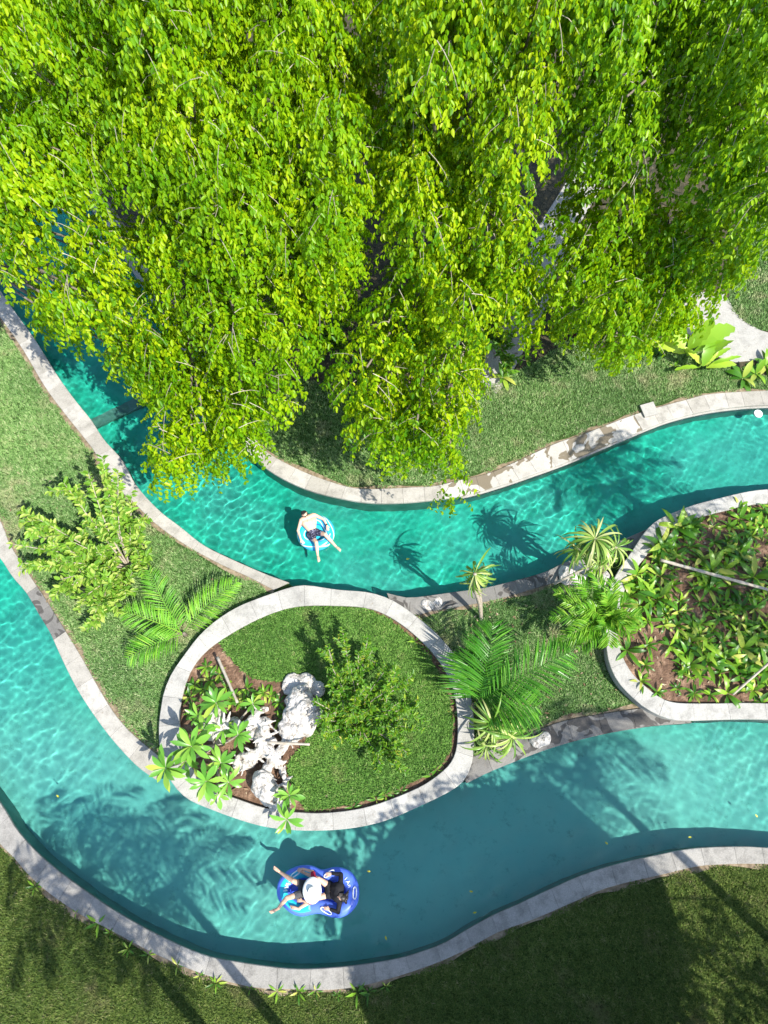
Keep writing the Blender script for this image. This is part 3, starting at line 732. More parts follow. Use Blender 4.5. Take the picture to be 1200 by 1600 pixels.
# ------------------------------------------------------------------ palms
def frond_mesh(mb, base, tip, arch, nleaf, ll, lw, fwd=.55, droop=.25, rr=.014, seed=0, lift=.25, start=.12):
    g = np.random.default_rng(seed); base = np.array(base); tip = np.array(tip)
    ctl = [base, base * .65 + tip * .35 + (0, 0, arch * .85), base * .3 + tip * .7 + (0, 0, arch * .9), tip]
    c = catmull(ctl, .08); n = len(c); T = unit(np.gradient(c, axis=0))
    mb.tube(c[::3], np.linspace(rr, rr * .25, len(c[::3])), 4, r=.9, cap=False)
    for k in range(nleaf):
        t = start + (1 - start) * (k + .5) / nleaf
        for sg in (-1, 1):
            i = min(n - 1, int(t * (n - 1) + g.uniform(-.6, .6)))
            s = unit(np.cross(T[i], np.array([0, 0, 1.]))) * sg
            f = fwd + .5 * t ** 2
            d = unit(s + T[i] * f + np.array([0, 0, lift - .25 * t]) + g.normal(size=3) * .07)
            l = ll * (math.sin(math.pi * min(1, .18 + .80 * t)) ** .55) * g.uniform(.88, 1.08)
            w = lw * g.uniform(.8, 1.1)
            p0 = c[i]; p1 = p0 + d * l * .45; p2 = p0 + d * l * .95 + np.array([0, 0, -1.]) * l * droop
            wv = unit(np.cross(d, np.array([0, 0, 1.]) + g.normal(size=3) * .35)) * w / 2
            up_ = np.array([0, 0, w * .35])
            V = [p0 - wv * .4, p0 + wv * .4, p1 - wv + up_, p1, p1 + wv + up_, p2]
            mb.add(V, [(0, 1, 4, 3), (1, 0, 2, 3) if False else (0, 3, 2), (2, 3, 5), (3, 4, 5)], r=float(np.clip(g.normal(.5, .2), 0, 1)))
def palm(name, label, base, fronds, mat, ll, lw, nleaf, trunk=None, group=None, droop=.25, seed=0, fwd=.55, lift=.25):
    root = empty(name, base, label, 'palm', group)
    b = np.array(base, float)
    if trunk:
        hgt, r0 = trunk[0], trunk[1]; lean = np.array(trunk[2] if len(trunk) > 2 else (0, 0))
        pts = [b + (0, 0, -.05), b + (*(lean * .3), hgt * .5), b + (*lean, hgt)]
        c = catmull(pts, .3); MB().tube(c, np.linspace(r0, r0 * .7, len(c)), 8).build('trunk', M['bark'], root, smooth=True)
        b = b + (*lean, hgt)
    for i, (tip, arch) in enumerate(fronds):
        mb = MB(); frond_mesh(mb, b + np.random.default_rng(seed + i).normal(size=3) * .03, tip, arch, nleaf, ll, lw, droop=droop, seed=seed * 31 + i, fwd=fwd, lift=lift)
        mb.build('frond', mat, root)
    return root
palm('feather_palm', 'dark green feather palm with long fronds on the lawn between the two planters', at(738, 1104, .0), [(tuple(at(770, 975, 2.0)), .5), (tuple(at(893, 1018, 1.9)), .9), (tuple(at(840, 1105, 1.2)), .5), (tuple(at(722, 1020, 1.3)), .4)], M['palm_leaflet'], 1.12, .052, 50, (.45, .09), seed=3, droop=.22)
palm('feather_palm', 'young pale green palm with four feathery fronds on the left lawn, beside the oval planter', at(290, 992, 0), [(tuple(at(232, 890, 1.0)), .25), (tuple(at(192, 955, .9)), .3), (tuple(at(198, 1030, .7)), .25), (tuple(at(372, 908, .9)), .3)], M['young_palm_leaflet'], .66, .036, 60, (.22, .06), seed=8, droop=.15)
fr = []
for i, (x, y, z) in enumerate([(868,925,1.7),(862,962,1.5),(872,1005,1.2),(905,1012,1.1),(950,1010,1.3),(985,992,1.5),(1003,965,1.6),(985,935,1.8),(955,905,2.2),(925,893,2.3),(895,900,2.1),(938,985,1.9),(905,950,2.2),(962,955,2.2),(880,940,2.0),(890,990,1.6),(970,975,1.9),(945,925,2.4)]):
    fr.append((tuple(at(x, y, z)), .3))
palm('fan_palm', 'bushy bright green palm at the corner of the right planter, hiding part of its wall', at(925, 985, 0), fr, M['fan_leaf'], .50, .055, 30, (1.2, .10), seed=12, droop=.2, fwd=.9, lift=.45)

# ------------------------------------------------------------------ plants with big leaves (each leaf its own piece)
strap = [unit_leaf('strap_leaf', M['lily_leaf'], .20, 5, .7 + .35 * i, .3, .5, .9, twist=.3 * (i - 1), seed=i) for i in range(4)]
pand = [unit_leaf('pandan_leaf', M['pandan_leaf'], .075, 7, 1.3 + .35 * i, .4, .35, 1.1, twist=.5 * (i - 1.5), seed=10 + i) for i in range(4)]
frang = [unit_leaf('frangipani_leaf', M['frangipani_leaf'], .27, 5, .25 + .18 * i, .22, .62, .8, seed=20 + i) for i in range(4)]
sprout = [unit_leaf('sprout_leaf', M['lily_leaf'], .28, 4, .6, .3, .5, 1, seed=30 + i) for i in range(3)]
ban = [unit_leaf('banana_leaf', M['banana_leaf'], .26, 12, .5 + .25 * i, .25, .45, .7, wave=.01, seed=40 + i, tear=.35) for i in range(2)]
redl = [unit_leaf('red_leaf', M['red_leaf'], .16, 4, .7, .3, .5, 1, seed=50)]

def rosette(root, c, n, Lg, meshes, elev=(.05, .9), g=None, axis=(0, 0, 1), wide=1.0, names='leaf'):
    q = Vector((0, 0, 1)).rotation_difference(Vector(axis))
    for i in range(n):
        a = i * 2.39996 + g.uniform(-.25, .25); e = elev[0] + (elev[1] - elev[0]) * (i + .5) / n
        d = q @ Vector((math.cos(a) * math.cos(e), math.sin(a) * math.cos(e), math.sin(e)))
        up = q @ Vector((-math.cos(a) * math.sin(e), -math.sin(a) * math.sin(e), math.cos(e)))
        l = Lg * g.uniform(.75, 1.12)
        put_leaf(meshes[int(g.integers(len(meshes)))], Vector(c) + d * .02, d, up + Vector(g.normal(size=3) * .12), l, root, Wd=l * wide * g.uniform(.85, 1.2))

# the planting bed: spider lilies in the brown soil
g = np.random.default_rng(77)
plant_protos = []
LILY_LABEL = 'green strap-leaved lily growing in the brown soil of the right planter'
def lily_proto(n, Lg, elev):
    r = empty('lily_plant', (0, 0, 0), LILY_LABEL, 'plant', 'strap-leaved lilies in the right planter')
    rosette(r, (0, 0, .0), n, Lg, strap, elev, g, wide=1.15); return r
protos = [lily_proto(8, .50, (.35, 1.3)), lily_proto(7, .44, (.5, 1.35)), lily_proto(9, .56, (.3, 1.3)), lily_proto(6, .40, (.3, 1.2))]
pts = []
polyx, polyy, _ = project(pl_in); pl_px = np.stack([polyx, polyy], 1)
k = 0
for it in range(9000):
    x = g.uniform(970, 1240); y = g.uniform(790, 1100)
    if not inside(pl_px, np.array([x]), np.array([y]))[0]: continue
    sx = 14 if not (1010 < x < 1060 and 1015 < y < 1060) else 40
    if y > 1060 or (x < 1030 and y > 980): sx = 25
    dens = .5 + .5 * math.sin(x * .06 + 2 + math.sin(y * .04)) * math.sin(y * .07 + 1)
    if any((x - a) ** 2 + (y - b_) ** 2 < (sx - 6 + 16 * dens) ** 2 for a, b_ in pts): continue
    pts.append((x, y))
used_proto = set()
def copy_tree(o, parent=None):
    c = o.copy(); COL.objects.link(c)
    if parent is not None: c.parent = parent
    for ch in o.children: copy_tree(ch, c)
    return c
protoc = [list(p.children) for p in protos]
def place_proto(i, loc, rz, s, label=None, group=None, protos_=None):
    pr = (protos_ or protos)[i]
    if (id(pr)) not in used_proto:
        used_proto.add(id(pr)); r = pr
    else:
        r = pr.copy(); COL.objects.link(r)
        for ch in pr_children[id(pr)]:
            c = ch.copy(); COL.objects.link(c); c.parent = r
    r.location = loc; r.rotation_euler = (g.uniform(-.4, .3), g.uniform(-.35, .35), rz); r.scale = (s, s, s)
    if label: r['label'] = label
    if group: r['group'] = group
    return r
pr_children = {id(p): c for p, c in zip(protos, protoc)}
for x, y in pts:
    place_proto(int(g.integers(4)), at(x, y, ZPL - .12), g.uniform(0, 6.28), g.choice([.55, .7, .85, 1.0, 1.25]))

# small strap plants inside the oval island
def small_plant(label, px, py, z, n, Lg, meshes, elev=(.1, 1.1), group=None, name='strap_plant', cat='plant', wide=1.2):
    p = at(px, py, z); r = empty(name, p, label, cat, group); rosette(r, p, n, Lg, meshes, elev, g, wide=wide); return r
for x, y in [(330,1062),(318,1078),(300,1092),(343,1052),(322,1045),(305,1070),(352,1072),(398,1092),(388,1078),(412,1080),(438,1098),(447,1110),(425,1090),(360,1090),(378,1100),(436,1125),(303,1112),(325,1098)]:
    small_plant('small yellow-green strap plant in the brown soil bed of the oval island', x + g.uniform(-3, 3), y + g.uniform(-3, 3), ZOV - .12, 8, g.uniform(.28, .42), strap, group='strap plants in the soil of the oval island')
ORD = 'first second third fourth fifth sixth seventh eighth ninth tenth eleventh twelfth thirteenth fourteenth fifteenth sixteenth seventeenth eighteenth nineteenth'.split()
for rimi, (x, y) in enumerate([(650,1003),(664,1012),(672,1020),(706,1050),(703,1064),(711,1098),(709,1118),(683,1204),(674,1213),(627,1236),(614,1240),(603,1243),(588,1250),(552,1262)]):
    small_plant(ORD[rimi] + ' little sprout clockwise from the top inside the right rim of the oval planter', x, y, ZOV - .1, 5, g.uniform(.18, .30), sprout, (.1, .9), 'sprouts along the rim of the oval planter', 'sprout', 'plant', .8)
for i, (x, y) in enumerate([(58,1382),(119,1424),(150,1441),(171,1455),(203,1478),(227,1491),(280,1508),(308,1522),(341,1531),(388,1542),(430,1546),(465,1548),(491,1547),(528,1548),(554,1546),(578,1544),(601,1535)]):
    small_plant(ORD[i] + ' little green sprout from the left at the lawn edge of the lowest kerb', x + g.uniform(-5, 5), y + g.uniform(0, 6), -.04, int(g.integers(4, 9)), g.uniform(.14, .36), sprout, (.25, 1.1), 'sprouts along the lowest kerb', 'sprout', 'plant', .7)
for x, y, lab in [(1180,585,'yellow-green strap plant beside the pale path at the right edge'), (1160,592,'strap plant nearest the kerb at the right edge, below the pale path'), (1196,572,'strap plant half cut off by the right edge, beside the path')]:
    small_plant(lab, x, y, -.04, 12, .62, strap, (.1, 1.1), None, 'strap_plant', 'plant', 1.5)
small_plant('tiny sprout alone on the upper lawn', 1052, 572, -.04, 6, .22, sprout, name='sprout')
small_plant('dark red-leaved plant at the foot of the right tree, by the lawn', 893, 512, -.04, 11, .55, redl, (.2, 1.2), None, 'red_plant', 'plant')
for x, y, lab in [(785,590,'green strap plant by the pale path at the foot of the middle tree'), (1010,540,'pale strap plant under the edge of the right tree'), (1035,548,'yellow-green plant between the right tree and the broad-leaved plant')]:
    small_plant(lab, x, y, -.04, 9, .6, strap, (.1, 1.1), None, 'strap_plant', 'plant', 1.4)

# broad-leaved plant (strelitzia) beside the path
def broad(label, base_px, leaves_):
    b = at(*base_px, -.04); r = empty('broad_leaf_plant', b, label, 'plant')
    for (bx, by, bz, tx, ty, tz, w) in leaves_:
        p0 = at(bx, by, bz); p1 = at(tx, ty, tz); d = p1 - p0; l = d.length
        MB().tube([tuple(b), tuple((b + p0) / 2 + Vector((0, 0, .15))), tuple(p0)], [.03, .022, .015], 5).build('stem', M['banana_leaf'], r, smooth=True)
        put_leaf(ban[int(g.integers(2))], p0, d, Vector((0, 0, 1)) + Vector(g.normal(size=3) * .2), l, r, Wd=l * w)
broad('tall plant with long torn banana-like leaves reaching over the pale path', (1072, 552), [(1078,542,.8,1168,488,1.5,1.3),(1068,546,.9,1052,484,1.8,1.9),(1075,546,.8,1112,500,1.9,1.7),(1070,552,.6,1028,524,1.2,1.5),(1082,552,.6,1135,520,1.2,1.2),(1074,556,.5,1092,530,1.5,1.6)])
broad('lower clump of yellow-green paddle leaves in front of the path', (1100, 570), [(1098,572,.5,1120,522,1.3,1.5),(1104,575,.4,1160,556,.8,1.2),(1100,565,.5,1140,514,1.2,1.2),(1102,568,.4,1150,530,.9,.7),(1096,570,.4,1078,540,1.1,1.1),(1100,572,.3,1125,552,.8,.9),(1108,570,.4,1165,548,1.0,.6),(1092,574,.3,1060,570,.6,.9)])

# pandan clumps
def pandan(label, base, heads, group=None, tr=.07):
    r = empty('screw_pine', base, label, 'plant', group)
    for (hx, hy, hz, n, Lg, ax, el) in heads:
        h = at(hx, hy, hz); b = Vector(base)
        MB().tube(catmull([tuple(b), tuple(b * .5 + h * .5 + Vector((.05, .03, 0))), tuple(h)], .15), tr * .7, 7).build('stem', M['twig'], r, smooth=True)
        rosette(r, h, n, Lg, pand, el, g, axis=ax, wide=.85)
pandan('small leaning screw pine with drooping strap leaves on the near bank of the upper channel', at(752, 968, 0), [(742, 896, 2.7, 46, .95, (-.35, -.1, .9), (-1.3, .3)), (738, 912, 2.4, 20, .7, (-.5, -.3, .7), (-.6, .6))])
pandan('pale striped screw pine drooping over the kerb below the feather palm', at(770, 1160, 0), [(768, 1130, .9, 50, 1.05, (.1, -.4, .9), (-.15, 1.0)), (800, 1150, .7, 44, 1.05, (.3, -.5, .8), (-.2, .9)), (760, 1165, .5, 18, .8, (-.2, -.5, .8), (0, 1))])
pandan('dense pale green screw pine at the upper corner of the right planter, over the water', at(932, 912, 0), [(930, 842, 2.9, 66, 1.05, (-.1, .1, 1), (-.55, .8)), (962, 855, 2.6, 46, .95, (.3, -.1, .9), (-.6, .7)), (905, 858, 2.5, 40, .95, (-.4, 0, .9), (-.6, .7)), (938, 874, 2.2, 36, .85, (0, -.3, .9), (-.6, 1.0))])

# frangipani
def frangipani(label, base, heads, seed):
    r = empty('frangipani', base, label, 'shrub')
    for (hx, hy, hz, n, Lg, ax) in heads:
        h = at(hx, hy, hz); b = Vector(base); m_ = b * .45 + h * .55; m_.z -= hz * .22
        c = catmull([tuple(b), tuple(m_), tuple(h)], .12)
        MB().tube(c, np.linspace(.05, .026, len(c)), 7).build('branch', M['twig'], r, smooth=True)
        rosette(r, h, n, Lg, frang, (-.12, 1.0), g, axis=ax)
frangipani('frangipani with many leaf rosettes hanging over the lower left rim of the oval planter', at(338, 1165, ZOV - .12), [
    (338,1098,1.0,15,.50,(0,.1,1)), (309,1119,.7,10,.36,(-.2,.1,1)), (299,1166,1.3,17,.56,(-.1,-.1,1)), (259,1200,1.2,15,.56,(-.35,-.3,.9)), (322,1221,1.1,16,.52,(0,-.3,1)),
    (357,1222,.9,12,.42,(.2,-.3,1)), (345,1192,1.0,13,.44,(.1,0,1)), (372,1148,.8,12,.42,(.2,.1,1)), (349,1140,.6,11,.40,(0,.2,1)), (395,1100,.6,10,.34,(.2,.2,1)), (318,1140,.8,11,.42,(-.1,.1,1)), (290,1190,.7,11,.42,(-.1,0,1)), (340,1240,.6,9,.38,(0,-.4,1))], 1)
frangipani('small frangipani whose lowest rosette hangs over the bottom rim of the oval planter', at(452, 1258, ZOV - .12), [(452,1243,.9,13,.38,(0,.1,1)), (448,1280,.95,13,.44,(0,-.45,.9))], 2)

# ------------------------------------------------------------------ shrubs with small leaves
def leafy_shrub(name, label, base, tips, mat, leafL, seed, nleaf=26, spread=.22, trunk=.05, cat='shrub', subs=5, ratio=(.35, .5), fork=.5, up=.3):
    gg = np.random.default_rng(seed); r = empty(name, base, label, cat); b = np.array(base, float)
    Bs, Ds, Ns, Ls_, Rs = [], [], [], [], []
    tw = MB()
    for (tx, ty, tz) in tips:
        e = np.array(at(tx, ty, tz)); L_ = np.linalg.norm(e - b)
        c = catmull([b, b * .6 + e * .4 + (gg.uniform(-.08, .08), gg.uniform(-.08, .08), L_ * .10), e], .08); n = len(c)
        MB().tube(c, np.linspace(trunk, .008, n), 6).build('branch', M['twig'], r, smooth=True)
        T = unit(np.gradient(c, axis=0)); lines = [c[int(n * .3):]]
        for s in range(subs):
            i = int(n * gg.uniform(.3, .92)); d = unit(T[i] * .7 + gg.normal(size=3) * np.array([.7, .7, .35]) + (0, 0, up)); l = spread * gg.uniform(.8, 2.2)
            q = catmull([c[i], c[i] + d * l * .5, c[i] + d * l + (0, 0, -.05 * l)], .05); lines.append(q); tw.tube(q[::2], .005, 3, cap=False)
        for q in lines:
            m = max(6, int(nleaf * np.linalg.norm(q[-1] - q[0]) / .5)); Tq = unit(np.gradient(q, axis=0))
            i = gg.integers(0, len(q), m); sg = gg.choice([-1, 1], m)[:, None]
            sd_ = unit(np.cross(Tq[i], np.array([0, 0, 1.])))
            Bs.append(q[i] + gg.normal(size=(m, 3)) * .012); Ds.append(unit(sd_ * sg * .8 + Tq[i] * .6 + gg.normal(size=(m, 3)) * .3)); Ns.append(unit(np.array([0, 0, 1.]) + gg.normal(size=(m, 3)) * .45))
            Ls_.append(leafL * gg.uniform(.6, 1.2, m)); Rs.append(np.clip(gg.normal(.5, .25, m), 0, 1))
    B, D, Nn, Ls, Rr = map(np.concatenate, (Bs, Ds, Ns, Ls_, Rs))
    V, F = leaf_cards(B, D, Nn, Ls, Ls * gg.uniform(*ratio, len(Ls)))
    o = np_mesh('foliage', V, F, mat, np.repeat(Rr, 6), parent=r, smooth=True); tag(o, kind='stuff')
    if tw.n: tag(tw.build('twigs', M['twig'], r), kind='stuff')
    return r
leafy_shrub('flowering_shrub', 'tall leggy yellow-green shrub standing in the middle of the oval island lawn', at(556, 1128, ZOV - .1),
    [(548,1040,2.0),(535,984,1.9),(575,996,1.9),(512,1010,1.7),(560,1020,1.8),(520,1045,1.8),(616,1072,1.9),(645,1055,1.8),(654,1100,1.6),(600,1050,1.9),(492,1096,1.5),(500,1122,1.4),(515,1145,1.3),(535,1150,1.2),(562,1165,1.2),(595,1195,1.1),(625,1202,1.0),(636,1176,1.2),(645,1138,1.4),(580,1105,1.8),(590,1140,1.5),(530,1080,1.8),(610,1110,1.6),(555,1090,2.0)],
    M['island_leaf'], .12, 5, 48, .30, .032, subs=8, ratio=(.3, .45))
leafy_shrub('garden_shrub', 'wide pale green shrub with long bare branches on the left lawn between the two channels', at(205, 892, -.05),
    [(160,716,3.1),(138,740,2.8),(184,740,3.0),(100,755,2.5),(206,770,2.3),(36,800,1.6),(20,850,1.4),(34,880,1.2),(62,812,1.7),(78,850,1.6),(105,878,1.4),(122,905,1.3),(148,958,.9),(168,945,.9),(196,928,.8),(230,868,1.2),(60,885,1.2),(95,905,1.2),(48,835,1.4),(110,845,1.7),(140,905,1.3),(170,912,1.2),(82,925,1.0),(128,935,1.0),(222,812,1.6),(150,975,.6)],
    M['shrub_leaf'], .19, 6, 24, .30, .035, subs=6, ratio=(.38, .55))
leafy_shrub('garden_shrub', 'low dark shrub beneath the edge of the largest tree at the bank of the channel', at(405, 660, -.05), [(395,640,.7),(425,640,.8),(415,672,.6),(392,672,.7),(440,650,.5)], M['island_leaf'], .14, 7, 30, .25, .02)
# low planting in the shade under the trees
for i, (x0, y0, x1, y1) in enumerate([(470,470,560,590),(860,490,1040,540),(600,100,680,400),(720,420,800,600)]):
    tips = [(g.uniform(x0, x1), g.uniform(y0, y1), g.uniform(.3, .9)) for _ in range(12)]
    leafy_shrub('undergrowth', ['dark undergrowth below the left tree, where two boughs part', 'dark undergrowth along the lawn edge under the right tree', 'dark undergrowth deep under the middle tree', 'undergrowth beside the pale path under the middle tree'][i], at((x0 + x1) / 2, (y0 + y1) / 2, -.05), tips, M['island_leaf'], .2, 50 + i, 24, .4, .02, cat='shrub')

# ------------------------------------------------------------------ rocks, driftwood, poles
def remeshed(name, mb_, mat, voxel, parent=None, disp=0, dscale=.3, smooth=2, origin=None):
    V = np.concatenate(mb_.v); off = np.array(parent.matrix_basis.translation if parent is not None else (origin if origin is not None else V.mean(0)))
    me = bpy.data.meshes.new(name); me.from_pydata((V - off).tolist(), [], mb_.f)
    o = bpy.data.objects.new(name, me)
    if parent is None: o.location = off
    link(o, parent)
    m1 = o.modifiers.new('r', 'REMESH'); m1.mode = 'VOXEL'; m1.voxel_size = voxel; m1.use_smooth_shade = True
    if smooth: m2 = o.modifiers.new('s', 'SMOOTH'); m2.iterations = smooth; m2.factor = .5
    if disp:
        for k, (sz, st) in enumerate(((dscale, disp), (dscale * .35, disp * .5))):
            t = bpy.data.textures.new('t', 'CLOUDS'); t.noise_scale = sz; t.noise_depth = 4
            m3 = o.modifiers.new('d', 'DISPLACE'); m3.texture = t; m3.strength = st; m3.texture_coords = 'GLOBAL'
    dg = bpy.context.evaluated_depsgraph_get(); dg.update()
    me2 = bpy.data.meshes.new_from_object(o.evaluated_get(dg)); o.modifiers.clear(); o.data = me2; bpy.data.meshes.remove(me)
    me2.name = name; me2.materials.clear(); me2.materials.append(mat); me2.shade_smooth()
    return o
def ball(mb_, c, r, sq=(1, 1, 1), rot=0):
    bm = bmesh.new(); bmesh.ops.create_icosphere(bm, subdivisions=2, radius=1)
    V = np.array([v.co[:] for v in bm.verts]) * np.array(sq) * r; F = [tuple(v.index for v in f.verts) for f in bm.faces]; bm.free()
    ca, sa = math.cos(rot), math.sin(rot); V = np.c_[V[:, 0] * ca - V[:, 1] * sa, V[:, 0] * sa + V[:, 1] * ca, V[:, 2]]
    mb_.add(V + np.array(c), F); return mb_
def capsule(mb_, a, b, ra, rb, k=10):
    a = np.array(a, float); b = np.array(b, float); d = b - a; l = np.linalg.norm(d) + 1e-6; d = d / l
    pts, rr = [], []
    for t in (0.02, .3, .6, .85): pts.append(a - d * ra * (1 - t)); rr.append(ra * math.sqrt(max(0, 1 - (1 - t) ** 2)))
    for t in (0, .33, .66, 1): pts.append(a + d * l * t); rr.append(ra + (rb - ra) * t)
    for t in (.85, .6, .3, .02): pts.append(b + d * rb * (1 - t)); rr.append(rb * math.sqrt(max(0, 1 - (1 - t) ** 2)))
    mb_.tube(pts, rr, k); return mb_
def rock(label, lumps, z0, disp=.12, cat='rock', name='boulder', voxel=.028, mat=None, group=None, dscale=.3):
    mb_ = MB()
    for (x, y, r, h) in lumps:
        p = at(x, y, z0 + h * .5); ball(mb_, tuple(p), 1, (r * 1.3, r * 1.05, h * .6), x * .7)
    o = remeshed(name, mb_, mat or M['rock'], voxel, disp=disp * 1.5, dscale=dscale * 1.6, smooth=10); tag(o, label, cat, group); return o
zb = ZOV - .14
def gnarl(label, paths, z0, name='driftwood'):
    mb_ = MB(); gg = np.random.default_rng(4)
    for P, r0, r1 in paths:
        c = catmull([tuple(at(x, y, z0 + h)) for x, y, h in P], .09); n = len(c)
        for k in range(n - 1):
            t = k / n; r = (r0 + (r1 - r0) * t) * gg.uniform(.72, 1.25); j = gg.normal(size=3) * .035
            capsule(mb_, c[k] + j, c[k + 1] + j, r, r * .95, 8)
        for k in range(int(n * .8)):   # root stubs
            i = int(gg.integers(n)); d = gg.normal(size=3); d[2] = abs(d[2]) * .35; d = unit(d); l = gg.uniform(.18, .46)
            capsule(mb_, c[i], c[i] + d * l, .055, .02, 7)
    o = remeshed(name, mb_, M['rock'], .02, disp=.07, dscale=.22, smooth=1); tag(o, label, 'driftwood'); return o
gnarl('large bleached gnarled driftwood stump in the island bed, between frangipani leaves and lawn', [
    ([(372,1198,.1),(392,1188,.2),(408,1165,.32),(412,1142,.38),(416,1122,.3)], 0.115, 0.132), ([(414,1132,.35),(392,1128,.4),(368,1138,.4),(340,1134,.45),(327,1150,.3)], 0.137, 0.053),
    ([(340,1134,.4),(328,1118,.5)], 0.086, 0.053), ([(396,1128,.3),(404,1112,.4),(420,1108,.35)], 0.101, 0.053),
    ([(408,1165,.3),(424,1180,.35),(420,1200,.3),(412,1218,.25)], 0.158, 0.086), ([(400,1185,.25),(380,1180,.3),(370,1190,.2)], 0.108, 0.053),
    ([(424,1180,.35),(440,1172,.3),(448,1155,.35),(462,1135,.45)], 0.115, 0.119), ([(430,1185,.3),(440,1205,.2),(446,1225,.15)], 0.072, 0.040), ([(395,1150,.2),(408,1150,.4),(425,1158,.3)], 0.144, 0.112)], zb)
rock('knobbly grey-white rock at the lawn edge right of the bleached rocks on the island', [(468,1092,.32,.6),(480,1110,.36,.7),(462,1118,.3,.6),(472,1135,.3,.5),(452,1140,.26,.5)], zb, .16)
rock('bleached rock standing upright beside the lowest frangipani, near the bottom rim', [(412,1218,.24,.6),(420,1238,.26,.6),(407,1232,.2,.5),(430,1255,.17,.3)], zb, .12)
rock('small bleached rock half under the topmost frangipani rosette', [(327,1128,.2,.45),(338,1120,.2,.5),(330,1145,.18,.4),(352,1138,.2,.4),(366,1130,.14,.4)], zb, .1)
rock('flat pale stone at the top of the island bed, by the lawn', [(455,1070,.26,.2),(478,1073,.3,.22),(495,1078,.2,.2)], zb, .08)
rock('pale squared rock on the kerb at the left end of the lower stone edge', [(838,1160,.17,.2),(850,1154,.16,.2)], -.05, .1)
rock('small rough stone beside the dark stone edge by the oval planter', [(668,945,.16,.1),(684,941,.15,.09)], -.06, .07)
rock('rough pale stones piled at the corner under the screw pine, by the right planter', [(893,902,.3,.25),(905,890,.22,.25),(884,893,.2,.2),(940,905,.25,.3)], -.06, .12)

def pole(label, a, b, r, mat=None, name='bamboo_pole'):
    a = np.array(at(*a)); b = np.array(at(*b)); root = empty(name, a, label, 'pole')
    n = max(3, int(np.linalg.norm(b - a) / .35)); t = np.linspace(0, 1, n * 3 + 1); P = a + (b - a) * t[:, None]
    rr = np.array([r * (1.15 if i % 3 == 0 else 1.0) for i in range(len(t))]) * np.linspace(1, .85, len(t))
    MB().tube(P, rr, 8).build('cane', mat or M['bamboo'], root, smooth=True); return root
pole('long grey bamboo pole lying across the leafy planting bed at the right', (1032, 875, .95), (1290, 946, 1.1), .045)
pole('shorter bamboo stake slanting out of the lower part of the right planting bed', (1145, 1085, .4), (1260, 985, 1.4), .032)
pole('thin bleached pole lying level across the white rocks on the oval island', (418, 1160, .75), (484, 1163, .8), .035)
pole('dark grey pole slanting through the plants at the upper left of the oval island', (340, 1027, .45), (371, 1098, .7), .04)
pole('pale bare pole leaning by the screw pine at the corner of the right planter', (866, 912, .1), (925, 882, .9), .04)

# ------------------------------------------------------------------ loose fittings
p = at(1013, 641, .03); mb_ = MB()
mb_.slab([(-.24, -.2), (.22, -.24), (.25, .2), (-.2, .23)], 0, .07)
o = mb_.build('loose_slab', M['path'], None); o.location = p; o.rotation_euler = (.06, -.05, .35); tag(o, 'square loose stone slab resting on the kerb of the upper channel', 'slab')
p = at(1184, 647, -.15); r = empty('pool_light', p, 'round white pool fitting in the water below the upper right kerb', 'pool fitting')
pp = np.array(p); th_ = np.linspace(0, 2 * math.pi, 25)[:-1]
M['white_plastic'] = flat('white_plastic', (.75, .75, .73), .35)
ring = MB().tube([pp, pp + (0, 0, .05)], [.15, .13], 24); ring.build('rim', M['white_plastic'], r, smooth=False)
MB().tube([pp + (0, 0, .045), pp + (0, 0, .06)], [.09, .085], 24).build('cover', flat('grey_plastic', (.5, .52, .52), .4), r)
# pale overflow ledge along the far bank
ux, uy, _ = project(L['up_in']); ln = L['up_in'][(ux > 712) & (ux < 1450)]
T = unit(np.gradient(ln[:, :2], axis=0)); Nn = np.c_[-T[:, 1], T[:, 0]]
if Nn[0][1] > 0: Nn = -Nn
a_ = ln[:, :2] + Nn * .02; b_ = ln[:, :2] + Nn * .085; n = len(ln)
o = MB().add(np.concatenate([np.c_[a_, np.full(n, -.095)], np.c_[b_, np.full(n, -.10)], np.c_[b_, np.full(n, -.3)]]), [(k * n + i, k * n + i + 1, (k + 1) * n + i + 1, (k + 1) * n + i) for k in range(2) for i in range(n - 1)]).build('overflow_ledge', M['path']); tag(o, kind='structure')
# sunken weir across the shaded end of the channel
w0, w1 = np.array(at(118, 655, 0)), np.array(at(300, 568, 0)); d = unit(w1 - w0); s_ = np.array([-d[1], d[0], 0]) * .2
o = MB().slab([(w0 - s_)[:2], (w1 - s_)[:2], (w1 + s_)[:2], (w0 + s_)[:2]], ZF - .1, -.86).build('river_weir', M['pool_wall']); tag(o, kind='structure'); o.cycles.is_caustics_receiver = True

# fallen leaves on the water
fl_leaf = unit_leaf('fallen_leaf', M['yellow_leaf'], .45, 3, .3, .2, .5, 1, seed=60)
for x, y, fl_lab in [(88,1242,'tiny yellow leaf floating alone near the left edge of the lower channel'),(733,1392,'yellow leaf floating in the middle of the shaded lower channel'),(745,1425,'yellow leaf floating just off the lowest kerb in the shade'),(945,1315,'yellow leaf floating at the edge of the shade right of the middle'),
    (1075,1308,'yellow leaf floating in the shade strip along the lower right kerb'),(1180,1272,'yellow leaf floating near the right edge of the lower channel'),(602,1462,'yellow leaf floating below and right of the double float'),(573,1361,'yellow leaf floating beside the right end of the double float'),(640,873,'yellow leaf floating on the upper channel above the oval planter')]:
    p = at(x, y, ZW + .012); o = bpy.data.objects.new('fallen_leaf', fl_leaf); o.location = p; o.rotation_euler = (0, 0, g.uniform(0, 6)); o.scale = (.11,) * 3; link(o)
    tag(o, fl_lab, 'leaf', 'leaves floating on the water')

